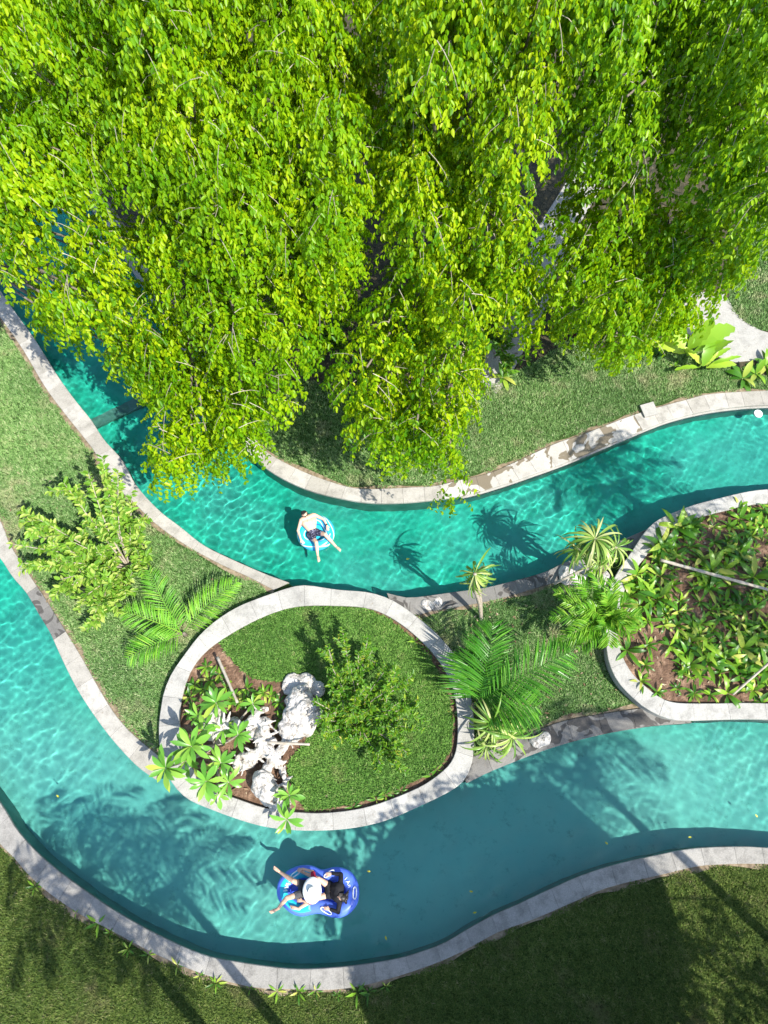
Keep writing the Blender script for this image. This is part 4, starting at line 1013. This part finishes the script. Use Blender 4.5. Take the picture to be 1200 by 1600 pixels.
# ------------------------------------------------------------------ people and their floats
M['skin'] = flat('skin', (.60, .385, .275), .5, .4, .15)
M['skin_tan'] = flat('skin_tanned', (.55, .35, .25), .5, .4, .15)
M['hair'] = flat('dark_hair', (.018, .013, .011), .4, .5, .8)
M['black_cloth'] = flat('black_cloth', (.014, .014, .017), .75, .2, .5)
M['grey_cloth'] = flat('dark_grey_cloth', (.07, .072, .08), .8, .2, .5)
M['maroon_cloth'] = flat('maroon_cloth', (.30, .018, .045), .7, .2, .4)
M['hat_white'] = flat('white_straw', (.80, .79, .76), .8, .2, .4)
M['hat_band'] = flat('grey_hat_band', (.30, .31, .33), .8, .2)
M['print_white'] = flat('white_print', (.78, .82, .84), .4)
M['cyan_vinyl'] = flat('cyan_vinyl', (.03, .50, .66), .25, .6)
M['blue_vinyl'] = flat('blue_vinyl', (.045, .10, .62), .25, .6)
M['pale_blue_vinyl'] = flat('pale_blue_vinyl', (.30, .60, .85), .3, .6)
m, nt, b = new_mat('patterned_trunks')
v = nt.nodes.new('ShaderNodeTexVoronoi'); v.inputs['Scale'].default_value = 26; tc = nt.nodes.new('ShaderNodeTexCoord'); nt.links.new(tc.outputs['Object'], v.inputs['Vector'])
nt.links.new(ramp(nt, v.outputs['Distance'], [(.25, (.30, .30, .42)), (.4, (.02, .02, .05))]), b.inputs['Base Color']); b.inputs['Roughness'].default_value = .7
M['trunks'] = m

def lerp(a, b, t): return np.array(a) * (1 - t) + np.array(b) * t
def hand(mb_, wrist, palm_end, spread_up, s=1.0, curl=-.3, thumb=1):
    """palm, four unequal bent fingers and a thumb leaving the side of the palm"""
    w = np.array(wrist, float); e = np.array(palm_end, float); d = unit(e - w); L_ = .085 * s
    n_ = unit(np.array(spread_up, float) - d * np.dot(spread_up, d)); sd_ = np.cross(d, n_)
    pe = w + d * L_
    for k in (-1, 0, 1): capsule(mb_, w + sd_ * .012 * k, pe + sd_ * .026 * k, .017 * s, .015 * s, 8)
    for k, fl_ in zip((-1.5, -.5, .5, 1.5), (.062, .074, .07, .056)):
        a = pe + sd_ * .019 * k; m_ = a + unit(d + sd_ * .12 * k + n_ * curl * .4) * fl_ * .55 * s; t_ = m_ + unit(d + sd_ * .12 * k + n_ * curl * 1.4) * fl_ * .5 * s
        capsule(mb_, a, m_, .0095 * s, .009 * s, 6); capsule(mb_, m_, t_, .009 * s, .0078 * s, 6)
    a = w + d * .025 + sd_ * .024 * thumb; m_ = a + unit(d * .7 + sd_ * thumb * .8) * .036; t_ = m_ + unit(d + sd_ * thumb * .2 + n_ * curl) * .03
    capsule(mb_, a, m_, .0115 * s, .0105 * s, 6); capsule(mb_, m_, t_, .0105 * s, .009 * s, 6)
def foot(mb_, ankle, toe, up=(0, 0, 1)):
    a = np.array(ankle, float); t = np.array(toe, float); d = unit(t - a); u_ = unit(np.array(up, float) - d * np.dot(up, d)); s_ = np.cross(d, u_)
    capsule(mb_, a - d * .03 - u_ * .02, a + d * .07, .036, .034); capsule(mb_, a + d * .05, a + d * .15 - u_ * .01, .036, .032); capsule(mb_, a + d * .08 + s_ * .018, a + d * .17 + s_ * .022 - u_ * .012, .024, .02)
    capsule(mb_, a + d * .08 - s_ * .018, a + d * .16 - s_ * .022 - u_ * .012, .022, .018)
    for k, (q_, r_) in enumerate(zip((.208, .205, .198, .19, .18), (.0125, .0095, .009, .0085, .008))):
        o_ = s_ * (.030 - k * .0155); capsule(mb_, a + d * .155 + o_ - u_ * .014, a + d * q_ + o_ - u_ * .012, r_, r_ * .9, 6)
def head(mb_, c, face, crown, s=1.0):
    """skull, jaw, nose, ears, brow, lips; face = facing direction, crown = top-of-head direction"""
    c = np.array(c, float); f = unit(np.array(face, float)); u_ = np.array(crown, float); u_ = unit(u_ - f * np.dot(u_, f)); r_ = np.cross(f, u_)
    def blob(p, sx, sy, sz):
        bm = bmesh.new(); bmesh.ops.create_icosphere(bm, subdivisions=2, radius=1)
        V = np.array([v.co[:] for v in bm.verts]); F = [tuple(v.index for v in q_.verts) for q_ in bm.faces]; bm.free()
        mb_.add(p + V[:, :1] * sx * r_ + V[:, 1:2] * sy * f + V[:, 2:] * sz * u_, F)
    blob(c + u_ * .015, .076 * s, .092 * s, .095 * s); blob(c + f * .028 - u_ * .05, .056 * s, .058 * s, .065 * s)
    capsule(mb_, c + f * .092 + u_ * .012, c + f * .108 - u_ * .022, .009, .014, 8)
    capsule(mb_, c + f * .083 + u_ * .032 - r_ * .035, c + f * .083 + u_ * .032 + r_ * .035, .011, .011, 6)
    capsule(mb_, c + f * .083 - u_ * .055 - r_ * .02, c + f * .083 - u_ * .055 + r_ * .02, .009, .009, 6)
    for sg in (-1, 1): capsule(mb_, c + r_ * sg * .075 - u_ * .02, c + r_ * sg * .08 + u_ * .018 - f * .008, .014, .018, 6)
    return f, u_, r_
def hair_cap(root, c, f, u_, r_, mat, back=.0, name='hair', fringe=.25, s=1.0):
    mb_ = MB(); bm = bmesh.new(); bmesh.ops.create_icosphere(bm, subdivisions=3, radius=1)
    V = np.array([v.co[:] for v in bm.verts]); F = [tuple(v.index for v in q_.verts) for q_ in bm.faces]; bm.free()
    keep_ = lambda v: not (v[1] > fringe and v[2] < .55) and v[2] > -.55 - (.3 if v[1] < 0 else 0)
    F = [q_ for q_ in F if all(keep_(V[i]) for i in q_)]
    jit = 1 + .05 * np.sin(V[:, :1] * 17 + V[:, 1:2] * 13) * np.sin(V[:, 2:] * 19)
    V = V * jit
    mb_.add(np.array(c) + u_ * .018 + V[:, :1] * .086 * s * r_ + V[:, 1:2] * .101 * s * f + V[:, 2:] * .106 * s * u_, F)
    return mb_.build(name, mat, root, smooth=True)
def A3(p): return np.array(at(*p))

def person(label, J, skin, shorts=None, sleeves=None, top=None, seed=0, hair=True, scale=1.0, base=None):
    """J: joints as (px, py, z); builds one continuous skin surface plus clothing children"""
    P = {k: A3(v) for k, v in J.items()}
    root = empty('person', tuple(P['pelvis']) if base is None else base, label, 'person')
    mb_ = MB()
    pel, che, nek = P['pelvis'], P['chest'], P['neck']
    hipv = P['hip_r'] - P['hip_l']; shv = P['sho_r'] - P['sho_l']
    capsule(mb_, P['hip_l'], P['hip_r'], .10, .10); capsule(mb_, pel, lerp(pel, che, .5), .125, .115)
    for t in (-.32, 0, .32): capsule(mb_, lerp(pel, che, .45) + hipv * t * .8, che + shv * t * .9, .10, .115)
    capsule(mb_, lerp(P['sho_l'], P['sho_r'], .12), lerp(P['sho_l'], P['sho_r'], .88), .078, .078); capsule(mb_, lerp(che, nek, .6), P['head'] - (0, 0, .02), .062, .052)
    for sd_ in 'lr':
        capsule(mb_, P['sho_' + sd_], P['elb_' + sd_], .056, .041); capsule(mb_, P['elb_' + sd_], P['wri_' + sd_], .042, .027)
        capsule(mb_, P['hip_' + sd_], P['kne_' + sd_], .088, .058); capsule(mb_, P['kne_' + sd_], lerp(P['kne_' + sd_], P['ank_' + sd_], .4), .057, .055); capsule(mb_, lerp(P['kne_' + sd_], P['ank_' + sd_], .35), P['ank_' + sd_], .056, .035)
        foot(mb_, P['ank_' + sd_], P['toe_' + sd_]); hand(mb_, P['wri_' + sd_], P['fin_' + sd_], (0, 0, 1), 1.05, -.5, 1 if sd_ == 'l' else -1)
    fc = A3(J['face']) - P['head']; cr = A3(J['crown']) - P['head']
    f, u_, r_ = head(mb_, P['head'], fc, cr, 1.05)
    remeshed('body', mb_, skin, .0075, root, smooth=3)
    if shorts:
        c_ = MB(); capsule(c_, P['hip_l'], P['hip_r'], .122, .122); capsule(c_, pel, lerp(pel, che, .22), .142, .130)
        for sd_ in 'lr': capsule(c_, P['hip_' + sd_], lerp(P['hip_' + sd_], P['kne_' + sd_], shorts[1]), .112, .092)
        remeshed('shorts', c_, shorts[0], .011, root, disp=.02, dscale=.08, smooth=3)
    if top:
        c_ = MB()
        for t in (-.32, 0, .32): capsule(c_, lerp(pel, che, top[1]) + hipv * t * .8, che + shv * t * .9, .115, .132)
        capsule(c_, lerp(P['sho_l'], P['sho_r'], .1), lerp(P['sho_l'], P['sho_r'], .9), .094, .094)
        if top[2]:
            for sd_ in 'lr':
                capsule(c_, P['sho_' + sd_], P['elb_' + sd_], .070, .054); capsule(c_, P['elb_' + sd_], lerp(P['elb_' + sd_], P['wri_' + sd_], .9), .053, .038)
        remeshed('shirt', c_, top[0], .011, root, disp=.02, dscale=.08, smooth=3)
    if sleeves:
        for sd_ in 'lr':
            c_ = MB(); capsule(c_, lerp(P['sho_' + sd_], P['elb_' + sd_], .12), lerp(P['sho_' + sd_], P['elb_' + sd_], .85), .076, .062); remeshed('sleeve', c_, sleeves, .011, root, disp=.015, dscale=.08, smooth=2)
    if hair: hair_cap(root, P['head'], f, u_, r_, M['hair'], s=1.14, fringe=.42)
    return root, P, (f, u_, r_)

# man lying back on the single ring
man, Pm, fr_ = person('shirtless dark-haired man in sunglasses and patterned trunks lying back on the cyan swim ring', dict(
    pelvis=(489,833,.08), chest=(483,815,.27), neck=(480,808,.36), head=(476,803.5,.42), face=(479.5,808,.46), crown=(471,797,.50),
    sho_l=(470.5,812.5,.33), sho_r=(491.5,804.5,.33), elb_l=(465.5,829,.24), elb_r=(506,811.5,.24), wri_l=(470,843,.20), wri_r=(511,821,.20), fin_l=(476,851,.16), fin_r=(512.5,829,.17),
    hip_l=(485,836.5,.10), hip_r=(494.5,831.5,.10), kne_l=(494,847.5,.36), kne_r=(508,835,.36), ank_l=(496.5,868,.12), ank_r=(525,854,.12), toe_l=(499,879,.16), toe_r=(533,860.5,.16)),
    M['skin'], shorts=(M['trunks'], .55))
f, u_, r_ = fr_
sg = MB(); hc = Pm['head']
for k in (-1, 1): ball(sg, hc + f * .094 + u_ * .014 + r_ * .032 * k, .024, (1, 1, .9))
capsule(sg, hc + f * .098 + u_ * .018 - r_ * .06, hc + f * .098 + u_ * .018 + r_ * .06, .006, .006, 6)
for k in (-1, 1): capsule(sg, hc + f * .09 + u_ * .016 + r_ * .07 * k, hc + u_ * .012 + r_ * .088 * k, .005, .005, 6)
sg.build('sunglasses', M['black_cloth'], man, smooth=True)
wb = MB(); w0, w1 = Pm['wri_r'], Pm['elb_r']; dd = unit(w1 - w0); wb.tube([w0 + dd * .01, w0 + dd * .045], [.036, .038], 12, cap=False); wb.build('wristband', M['black_cloth'], man, smooth=True)

# swim ring
cr = at(493.5, 832.5, -.02); ring_r = empty('swim_ring', cr, 'round cyan and blue inflatable swim ring carrying one man', 'swim ring')
def torus_path(pts, minor, closed=True, k=18, squash=.9):
    P = np.asarray(pts, float); n = len(P); T = unit(np.roll(P, -1, 0) - np.roll(P, 1, 0)); Nn = unit(np.cross(T, np.array([0, 0, 1.])))
    V = []
    for i in range(n):
        for j in range(k):
            a = 2 * math.pi * j / k; V.append(P[i] + Nn[i] * minor * math.cos(a) + np.array([0, 0, minor * squash * math.sin(a)]))
    F = [(i * k + j, ((i + 1) % n) * k + j, ((i + 1) % n) * k + (j + 1) % k, i * k + (j + 1) % k) for i in range(n) for j in range(k)]
    return V, F
def vinyl(name, build):
    m, nt, b = new_mat(name); tc = nt.nodes.new('ShaderNodeTexCoord'); sx = nt.nodes.new('ShaderNodeSeparateXYZ'); nt.links.new(tc.outputs['Object'], sx.inputs[0])
    nt.links.new(build(nt, sx, tc), b.inputs['Base Color']); b.inputs['Roughness'].default_value = .28; b.inputs['Specular IOR Level'].default_value = .6; return m
def mth(nt, op, a, b_=None, c_=None):
    n = nt.nodes.new('ShaderNodeMath'); n.operation = op
    for i, v in enumerate((a, b_, c_)):
        if v is None: continue
        if isinstance(v, (int, float)): n.inputs[i].default_value = v
        else: nt.links.new(v, n.inputs[i])
    return n.outputs[0]
OUTER = [(.26, (0, 0, 0)), (.32, (1, 1, 1)), (.80, (1, 1, 1)), (.84, (0, 0, 0))]
OUTER_R = [(.02, (0, 0, 0)), (.04, (1, 1, 1))]
def ring_print(nt, sx, tc):
    ang = mth(nt, 'ARCTAN2', sx.outputs[1], sx.outputs[0]); rad = mth(nt, 'SQRT', mth(nt, 'ADD', mth(nt, 'MULTIPLY', sx.outputs[0], sx.outputs[0]), mth(nt, 'MULTIPLY', sx.outputs[1], sx.outputs[1])))
    w = mth(nt, 'ADD', mth(nt, 'MULTIPLY', rad, 7.5), mth(nt, 'MULTIPLY', mth(nt, 'SINE', mth(nt, 'MULTIPLY', ang, 3)), .35))
    c = ramp(nt, mth(nt, 'FRACT', mth(nt, 'MULTIPLY', w, .62)), [(0, (.02, .48, .66)), (.40, (.02, .48, .66)), (.43, (.75, .82, .84)), (.50, (.75, .82, .84)), (.53, (.05, .38, .72)), (.96, (.04, .42, .72)), (1, (.02, .48, .66))])
    return mix(nt, (.07, .15, .68), c, ramp(nt, rnd_attr(nt), OUTER_R))
tt = np.linspace(0, 2 * math.pi, 49)[:-1]; c3 = np.array(cr)
V, F = torus_path(np.stack([c3[0] + .415 * np.cos(tt), c3[1] + .415 * np.sin(tt), np.full(48, c3[2])], -1), .155)
MB().add(V, F).rim(18).build('tube', vinyl('ring_print', ring_print), ring_r, smooth=True)
fl_ = MB(); fl_.tube([c3 + (0, 0, -.09), c3 + (0, 0, -.075)], [.32, .32], 32); fl_.build('mesh_seat', M['cyan_vinyl'], ring_r)
hd = MB(); a0 = 1.9
for a0 in (2.6, -.35):
    pth = [c3 + (.45 * math.cos(a0 + t_), .45 * math.sin(a0 + t_), .135 + .03 * math.sin(math.pi * (t_ + .2) / .4)) for t_ in np.linspace(-.2, .2, 8)]
    MB().tube(pth, .016, 6).build('handle', M['print_white'], ring_r, smooth=True)

# double float
def fz(x, y, z=.1): return tuple(at(400 + x / 6, 1320 + y / 6, z))
outl_ = [(190,430),(212,330),(300,235),(420,190),(530,192),(615,232),(695,212),(780,205),(885,245),(950,335),(972,450),(950,560),(880,648),(780,692),(690,682),(600,650),(520,658),(430,678),(335,652),(250,582),(202,510)]
O = catmull(np.array([fz(*p, z=.03) for p in outl_]), .06, True); O[:, 2] = -.01
T = unit(np.roll(O, -2, 0) - np.roll(O, 2, 0)); Nn = np.c_[-T[:, 1], T[:, 0], np.zeros(len(O))]
cc_ = O.mean(0); sgn_ = 1 if np.dot(Nn[0], cc_ - O[0]) > 0 else -1
Cc = O + Nn * sgn_ * .175
for _ in range(3): Cc = (np.roll(Cc, 1, 0) + Cc * 2 + np.roll(Cc, -1, 0)) / 4
dfl = empty('double_float', tuple(cc_), 'blue figure-eight inflatable float for two with cyan waves and white handles', 'pool float')
def dprint(nt, sx, tc):
    w = mth(nt, 'SINE', mth(nt, 'ADD', mth(nt, 'MULTIPLY', sx.outputs[0], 5.5), 1.2))
    e = mth(nt, 'ADD', mth(nt, 'MULTIPLY', w, .12), mth(nt, 'MULTIPLY', sx.outputs[0], .45))
    side = mth(nt, 'SUBTRACT', mth(nt, 'ABSOLUTE', mth(nt, 'ADD', sx.outputs[1], mth(nt, 'MULTIPLY', w, .07))), .34)
    blue = (.085, .17, .72)
    m1 = ramp(nt, mth(nt, 'ADD', sx.outputs[0], .5), [(.0, (.02, .46, .66)), (.28, (.02, .46, .66)), (.31, (.25, .55, .82)), (.35, blue), (1, blue)])
    band = ramp(nt, mth(nt, 'ADD', mth(nt, 'ADD', sx.outputs[1], mth(nt, 'MULTIPLY', w, .10)), .9), [(.0, (0, 0, 0)), (.30, (0, 0, 0)), (.33, (1, 1, 1)), (.52, (1, 1, 1)), (.54, (0, 0, 0))])
    lim = ramp(nt, mth(nt, 'ADD', sx.outputs[0], .5), [(.66, (1, 1, 1)), (.70, (0, 0, 0))])
    fac = mth(nt, 'MULTIPLY', band, lim)
    c = mix(nt, m1, (.02, .50, .70), fac)
    return mix(nt, blue, c, ramp(nt, rnd_attr(nt), OUTER))
V, F = torus_path(Cc, .17, k=18); MB().add(V, F).rim(18).build('tube', vinyl('double_float_print', dprint), dfl, smooth=True)
inner = Cc + Nn * sgn_ * .06
MB().slab([tuple(p[:2]) for p in inner[::3]], -.10, -.085).build('floor', M['blue_vinyl'], dfl)
def handle(ax, ay, bx, by):
    a = np.array(fz(ax, ay, .17)); b_ = np.array(fz(bx, by, .17)); d = b_ - a; s_ = np.array([-d[1], d[0], 0]); s_ = unit(s_) * .035
    c_ = catmull([a - s_, a - unit(d) * .05, a + s_, b_ + s_, b_ + unit(d) * .05, b_ - s_], .04, True)
    MB().tube(np.vstack([c_, c_[:1]]), .014, 6).build('handle', M['print_white'], dfl, smooth=True)
handle(926, 415, 924, 488); handle(655, 290, 715, 252); handle(625, 600, 690, 640); handle(345, 290, 400, 250)
def letters(txt, x, y, size, rot, z=.168):
    cu = bpy.data.curves.new('print_text', 'FONT'); cu.body = txt; cu.size = size; cu.extrude = .002; cu.align_x = 'CENTER'; cu.align_y = 'CENTER'; cu.resolution_u = 2
    o = bpy.data.objects.new('tmp', cu); COL.objects.link(o); dg = bpy.context.evaluated_depsgraph_get(); me = bpy.data.meshes.new_from_object(o.evaluated_get(dg)); bpy.data.objects.remove(o)
    me.materials.clear(); me.materials.append(M['print_white']); o = bpy.data.objects.new('printed_letter', me); link(o, dfl)
    o.location = Vector(fz(x, y, z)) - dfl.location; o.rotation_euler = (0, 0, rot); return o
letters('A', 862, 352, .13, -1.0); letters('n', 878, 385, .13, -1.2); letters('I', 842, 318, .12, -.8); letters('A', 300, 372, .15, .9); letters('W', 285, 410, .15, 1.3)

# rider in the white hat, in front
ra, Pa, fra = person('rider in a wide white hat and maroon sleeves seated at the front of the float', dict(
    pelvis=(474,1389,.10), chest=(484,1391,.42), neck=(487,1391,.58), head=(486.5,1391,.70), face=(481,1391.5,.70), crown=(488,1391,.86),
    sho_l=(487,1401,.52), sho_r=(492,1381,.52), elb_l=(484,1411,.36), elb_r=(488.5,1362,.38), wri_l=(473,1407.5,.30), wri_r=(473,1357.5,.28), fin_l=(462,1406.5,.27), fin_r=(464,1361,.24),
    hip_l=(475,1395,.13), hip_r=(476,1383,.13), kne_l=(448,1403,.42), kne_r=(458,1376.5,.45), ank_l=(434,1420,.18), ank_r=(438,1363,.20), toe_l=(423,1425.5,.22), toe_r=(426,1354.5,.24)),
    M['skin_tan'], shorts=(M['grey_cloth'], .5), sleeves=M['maroon_cloth'], top=(M['black_cloth'], .2, False))
hatc = Pa['head'] + np.array([.02, 0, .085]); hat = empty('sun_hat', tuple(hatc), 'wide-brimmed white sun hat with a grey band on the front rider', 'hat')
V = []; F = []; nr = 40
prof = [(.30, -.030, 1), (.298, -.022, 1), (.2, .0, 1), (.105, .006, 1), (.100, .05, 1), (.088, .10, 1), (.05, .118, 1), (.0, .100, 1)]
tz = Matrix.Rotation(-.2, 3, 'Y')
for (r0, z0, _) in prof:
    for j in range(nr):
        a = 2 * math.pi * j / nr; ex = 1.0 if r0 > .11 else 1.0
        wv = .02 * math.cos(2 * a) * (r0 / .3) ** 2
        V.append(hatc + np.array(tz @ Vector((r0 * math.cos(a) * .78 * ex, r0 * math.sin(a) * .98, z0 + wv))))
F = [(i * nr + j, i * nr + (j + 1) % nr, (i + 1) * nr + (j + 1) % nr, (i + 1) * nr + j) for i in range(len(prof) - 1) for j in range(nr)]
MB().add(V, F).build('brim_and_crown', M['hat_white'], hat, smooth=True)
V = [hatc + np.array(tz @ Vector((r0 * math.cos(2 * math.pi * j / nr) * .78, r0 * math.sin(2 * math.pi * j / nr) * .98, z0))) for r0, z0 in ((.108, .008), (.105, .036)) for j in range(nr)]
MB().add(V, [(j, (j + 1) % nr, nr + (j + 1) % nr, nr + j) for j in range(nr)]).build('hat_band', M['hat_band'], hat)

# rider behind, leaning back
rb, Pb, frb = person('long-haired rider in a black long-sleeved top leaning back in the rear of the double float', dict(
    pelvis=(516,1390,.10), chest=(528,1394,.30), neck=(532,1398,.38), head=(534.5,1402,.42), face=(528,1401.5,.47), crown=(541,1404,.50),
    sho_l=(531,1407,.32), sho_r=(532,1382,.32), elb_l=(528.5,1425,.22), elb_r=(533,1366,.24), wri_l=(515,1420.5,.22), wri_r=(518,1365,.22), fin_l=(506,1419,.20), fin_r=(511,1366,.20),
    hip_l=(515,1397,.14), hip_r=(514,1384,.14), kne_l=(489,1405,.30), kne_r=(497,1373,.34), ank_l=(466,1420,.20), ank_r=(477,1365,.20), toe_l=(456,1418,.24), toe_r=(466,1358,.24)),
    M['skin'], shorts=(M['black_cloth'], .18), top=(M['black_cloth'], .25, True))
f, u_, r_ = frb; hb = MB()
for k in range(26):
    a = random.uniform(-1, 1); c_ = Pb['head'] + u_ * random.uniform(.02, .08) + r_ * a * .07 - f * .06
    capsule(hb, c_, c_ + u_ * random.uniform(.02, .09) + r_ * (a * .1 + .03) - f * .04 + np.array([0, 0, -.05]), .03, .012, 6)
remeshed('long_hair', hb, M['hair'], .012, rb, disp=.02, dscale=.05, smooth=1)

# ------------------------------------------------------------------ palms inferred from their shadows; roof and tree added unseen to throw shade
def coconut(label, base, hgt, seed, R_=2.3, n=17):
    g2 = np.random.default_rng(seed); b = np.array(base, float); top = b + (g2.uniform(-.2, .2), g2.uniform(-.2, .2), hgt)
    fr = []
    for i in range(n):
        a = i * 2.4 + g2.uniform(-.3, .3); el = g2.uniform(-.35, .75); L_ = R_ * g2.uniform(.8, 1.1)
        fr.append((tuple(top + np.array([math.cos(a) * math.cos(el) * L_, math.sin(a) * math.cos(el) * L_, math.sin(el) * L_ * .6 - .4])), .8))
    return palm('coconut_palm', label, tuple(b), fr, M['palm_leaflet'], .75, .045, 34, (hgt, .14, tuple((top - b)[:2])), seed=seed, droop=.35)
ku = lambda p, h: (p.x + to_sun.x / to_sun.z * h, p.y + to_sun.y / to_sun.z * h)
for (x, y), h, sd, lab in [((285,1428), 7.0, 91, 'coconut palm on the lower lawn, shading the lower left kerb'), ((130,1378), 7.6, 92, 'taller coconut palm on the lower lawn, left of its neighbour'), ((930,1222), 10.5, 93, 'coconut palm beyond the lower right bank, shading the bend'),
                           ((1000,765), 7.2, 94, 'coconut palm beyond the right planter, shading the upper channel'), ((1115,925), 7.4, 95, 'coconut palm at the far side of the right planter')]:
    q = ku(at(x, y, 0), h); coconut(lab, (q[0], q[1], -.05), h, sd)
# added unseen roof on posts, outline traced from the shade it casts
hh = 6.6
sh = [(548,1535),(566,1430),(640,1320),(720,1262),(892,1242),(1032,1368),(1075,1500),(1010,1800),(700,1900)]
pp = [ku(at(x, y, 0), hh) for x, y in sh]; pcx, pcy = np.mean([p[0] for p in pp]), np.mean([p[1] for p in pp])
roof_root = empty('pavilion', (pcx, pcy, 0), 'open garden pavilion with a broad roof on the lower lawn', 'pavilion')
mb_ = MB(); n = len(pp); V = [(p[0], p[1], hh) for p in pp] + [(p[0], p[1], hh - .12) for p in pp] + [(pcx, pcy, hh + .9)]
mb_.add(V, [(i, (i + 1) % n, 2 * n) for i in range(n)] + [((i + 1) % n, i, n + i, n + (i + 1) % n) for i in range(n)] + [tuple(range(n, 2 * n))]); mb_.build('roof', M['bark'], roof_root)
for p in pp[::2]:
    q = (pcx + (p[0] - pcx) * .42, pcy + (p[1] - pcy) * .42)
    MB().tube([(q[0], q[1], -.1), (q[0], q[1], hh - .13)], .12, 8).build('post', M['bark'], roof_root)


lob = []  # added unseen tree: clumps set to roughen and dapple the roof's shade
for x, y, r in [(585,1335,.7),(640,1300,.8),(600,1400,.7),(560,1440,.6),(690,1270,.8),(745,1252,.7),(810,1240,.6),(660,1350,.8),(720,1320,.8),(880,1235,.5),(570,1490,.5),(1085,1440,.5),(1100,1530,.7),(1150,1480,.35),(1060,1585,.6),(1180,1570,.6),(1120,1400,.3)]:
    q = ku(at(x, y, 0), 7.6); lob.append((q[0], q[1], 7.6 + random.uniform(-.3, .3), r, r, r * .8))
cb = ku(at(690, 1380, 0), 6.6)
tree_from_lobes('leafy garden tree beside the pavilion on the lower lawn', lob, (cb[0], cb[1], -.05), M['tree_leaf_deep'], 61, per_lobe=1300, pieces=0, twigs=False, name='added_shade_tree')

# fallen brown leaves and litter lying in the beds and under the trees
M['litter'] = leaf_mat('dry_leaf', [(0, (.12, .07, .04)), (.5, (.28, .19, .11)), (1, (.48, .40, .28))], (.3, .2, .1), .1, .7)
def litter(polys, n, seed, L0):
    gg = np.random.default_rng(seed); P = []
    for pol, z, k in polys:
        x0, y0 = pol[:, :2].min(0); x1, y1 = pol[:, :2].max(0); x1 = min(x1, 14)
        X = gg.uniform(x0, x1, k * 3); Y = gg.uniform(y0, y1, k * 3); i = inside(pol, X, Y); P.append(np.c_[X[i], Y[i], np.full(i.sum(), z)][:k])
    B = np.concatenate(P); m = len(B); a = gg.uniform(0, 6.28, m)
    V, F = leaf_cards(B + (0, 0, .012), np.stack([np.cos(a), np.sin(a), gg.normal(size=m) * .2], -1), np.array([0, 0, 1.]) + gg.normal(size=(m, 3)) * .3, L0 * gg.uniform(.5, 1.3, m), L0 * gg.uniform(.25, .5, m), .3, .2)
    o = np_mesh('leaf_litter', V, F, M['litter'], np.repeat(gg.random(m), 6)); tag(o, kind='stuff')
litter([(np.array(pl_soil), ZPL - .12, 520), (np.array(ov_soil), ZOV - .13, 260)], 0, 3, .13)
litter([(lawn_mid, -.02, 90), (lawn_mid2, -.02, 130), (PX([(860,900),(960,900),(950,1030),(870,1020)]), -.02, 60), (PX([(740,1080),(850,1100),(840,1170),(745,1190)]), -.02, 60), (PX([(400,640),(560,600),(700,650),(860,520),(1100,520),(1100,440),(400,440)]), -.03, 700)], 0, 4, .11)
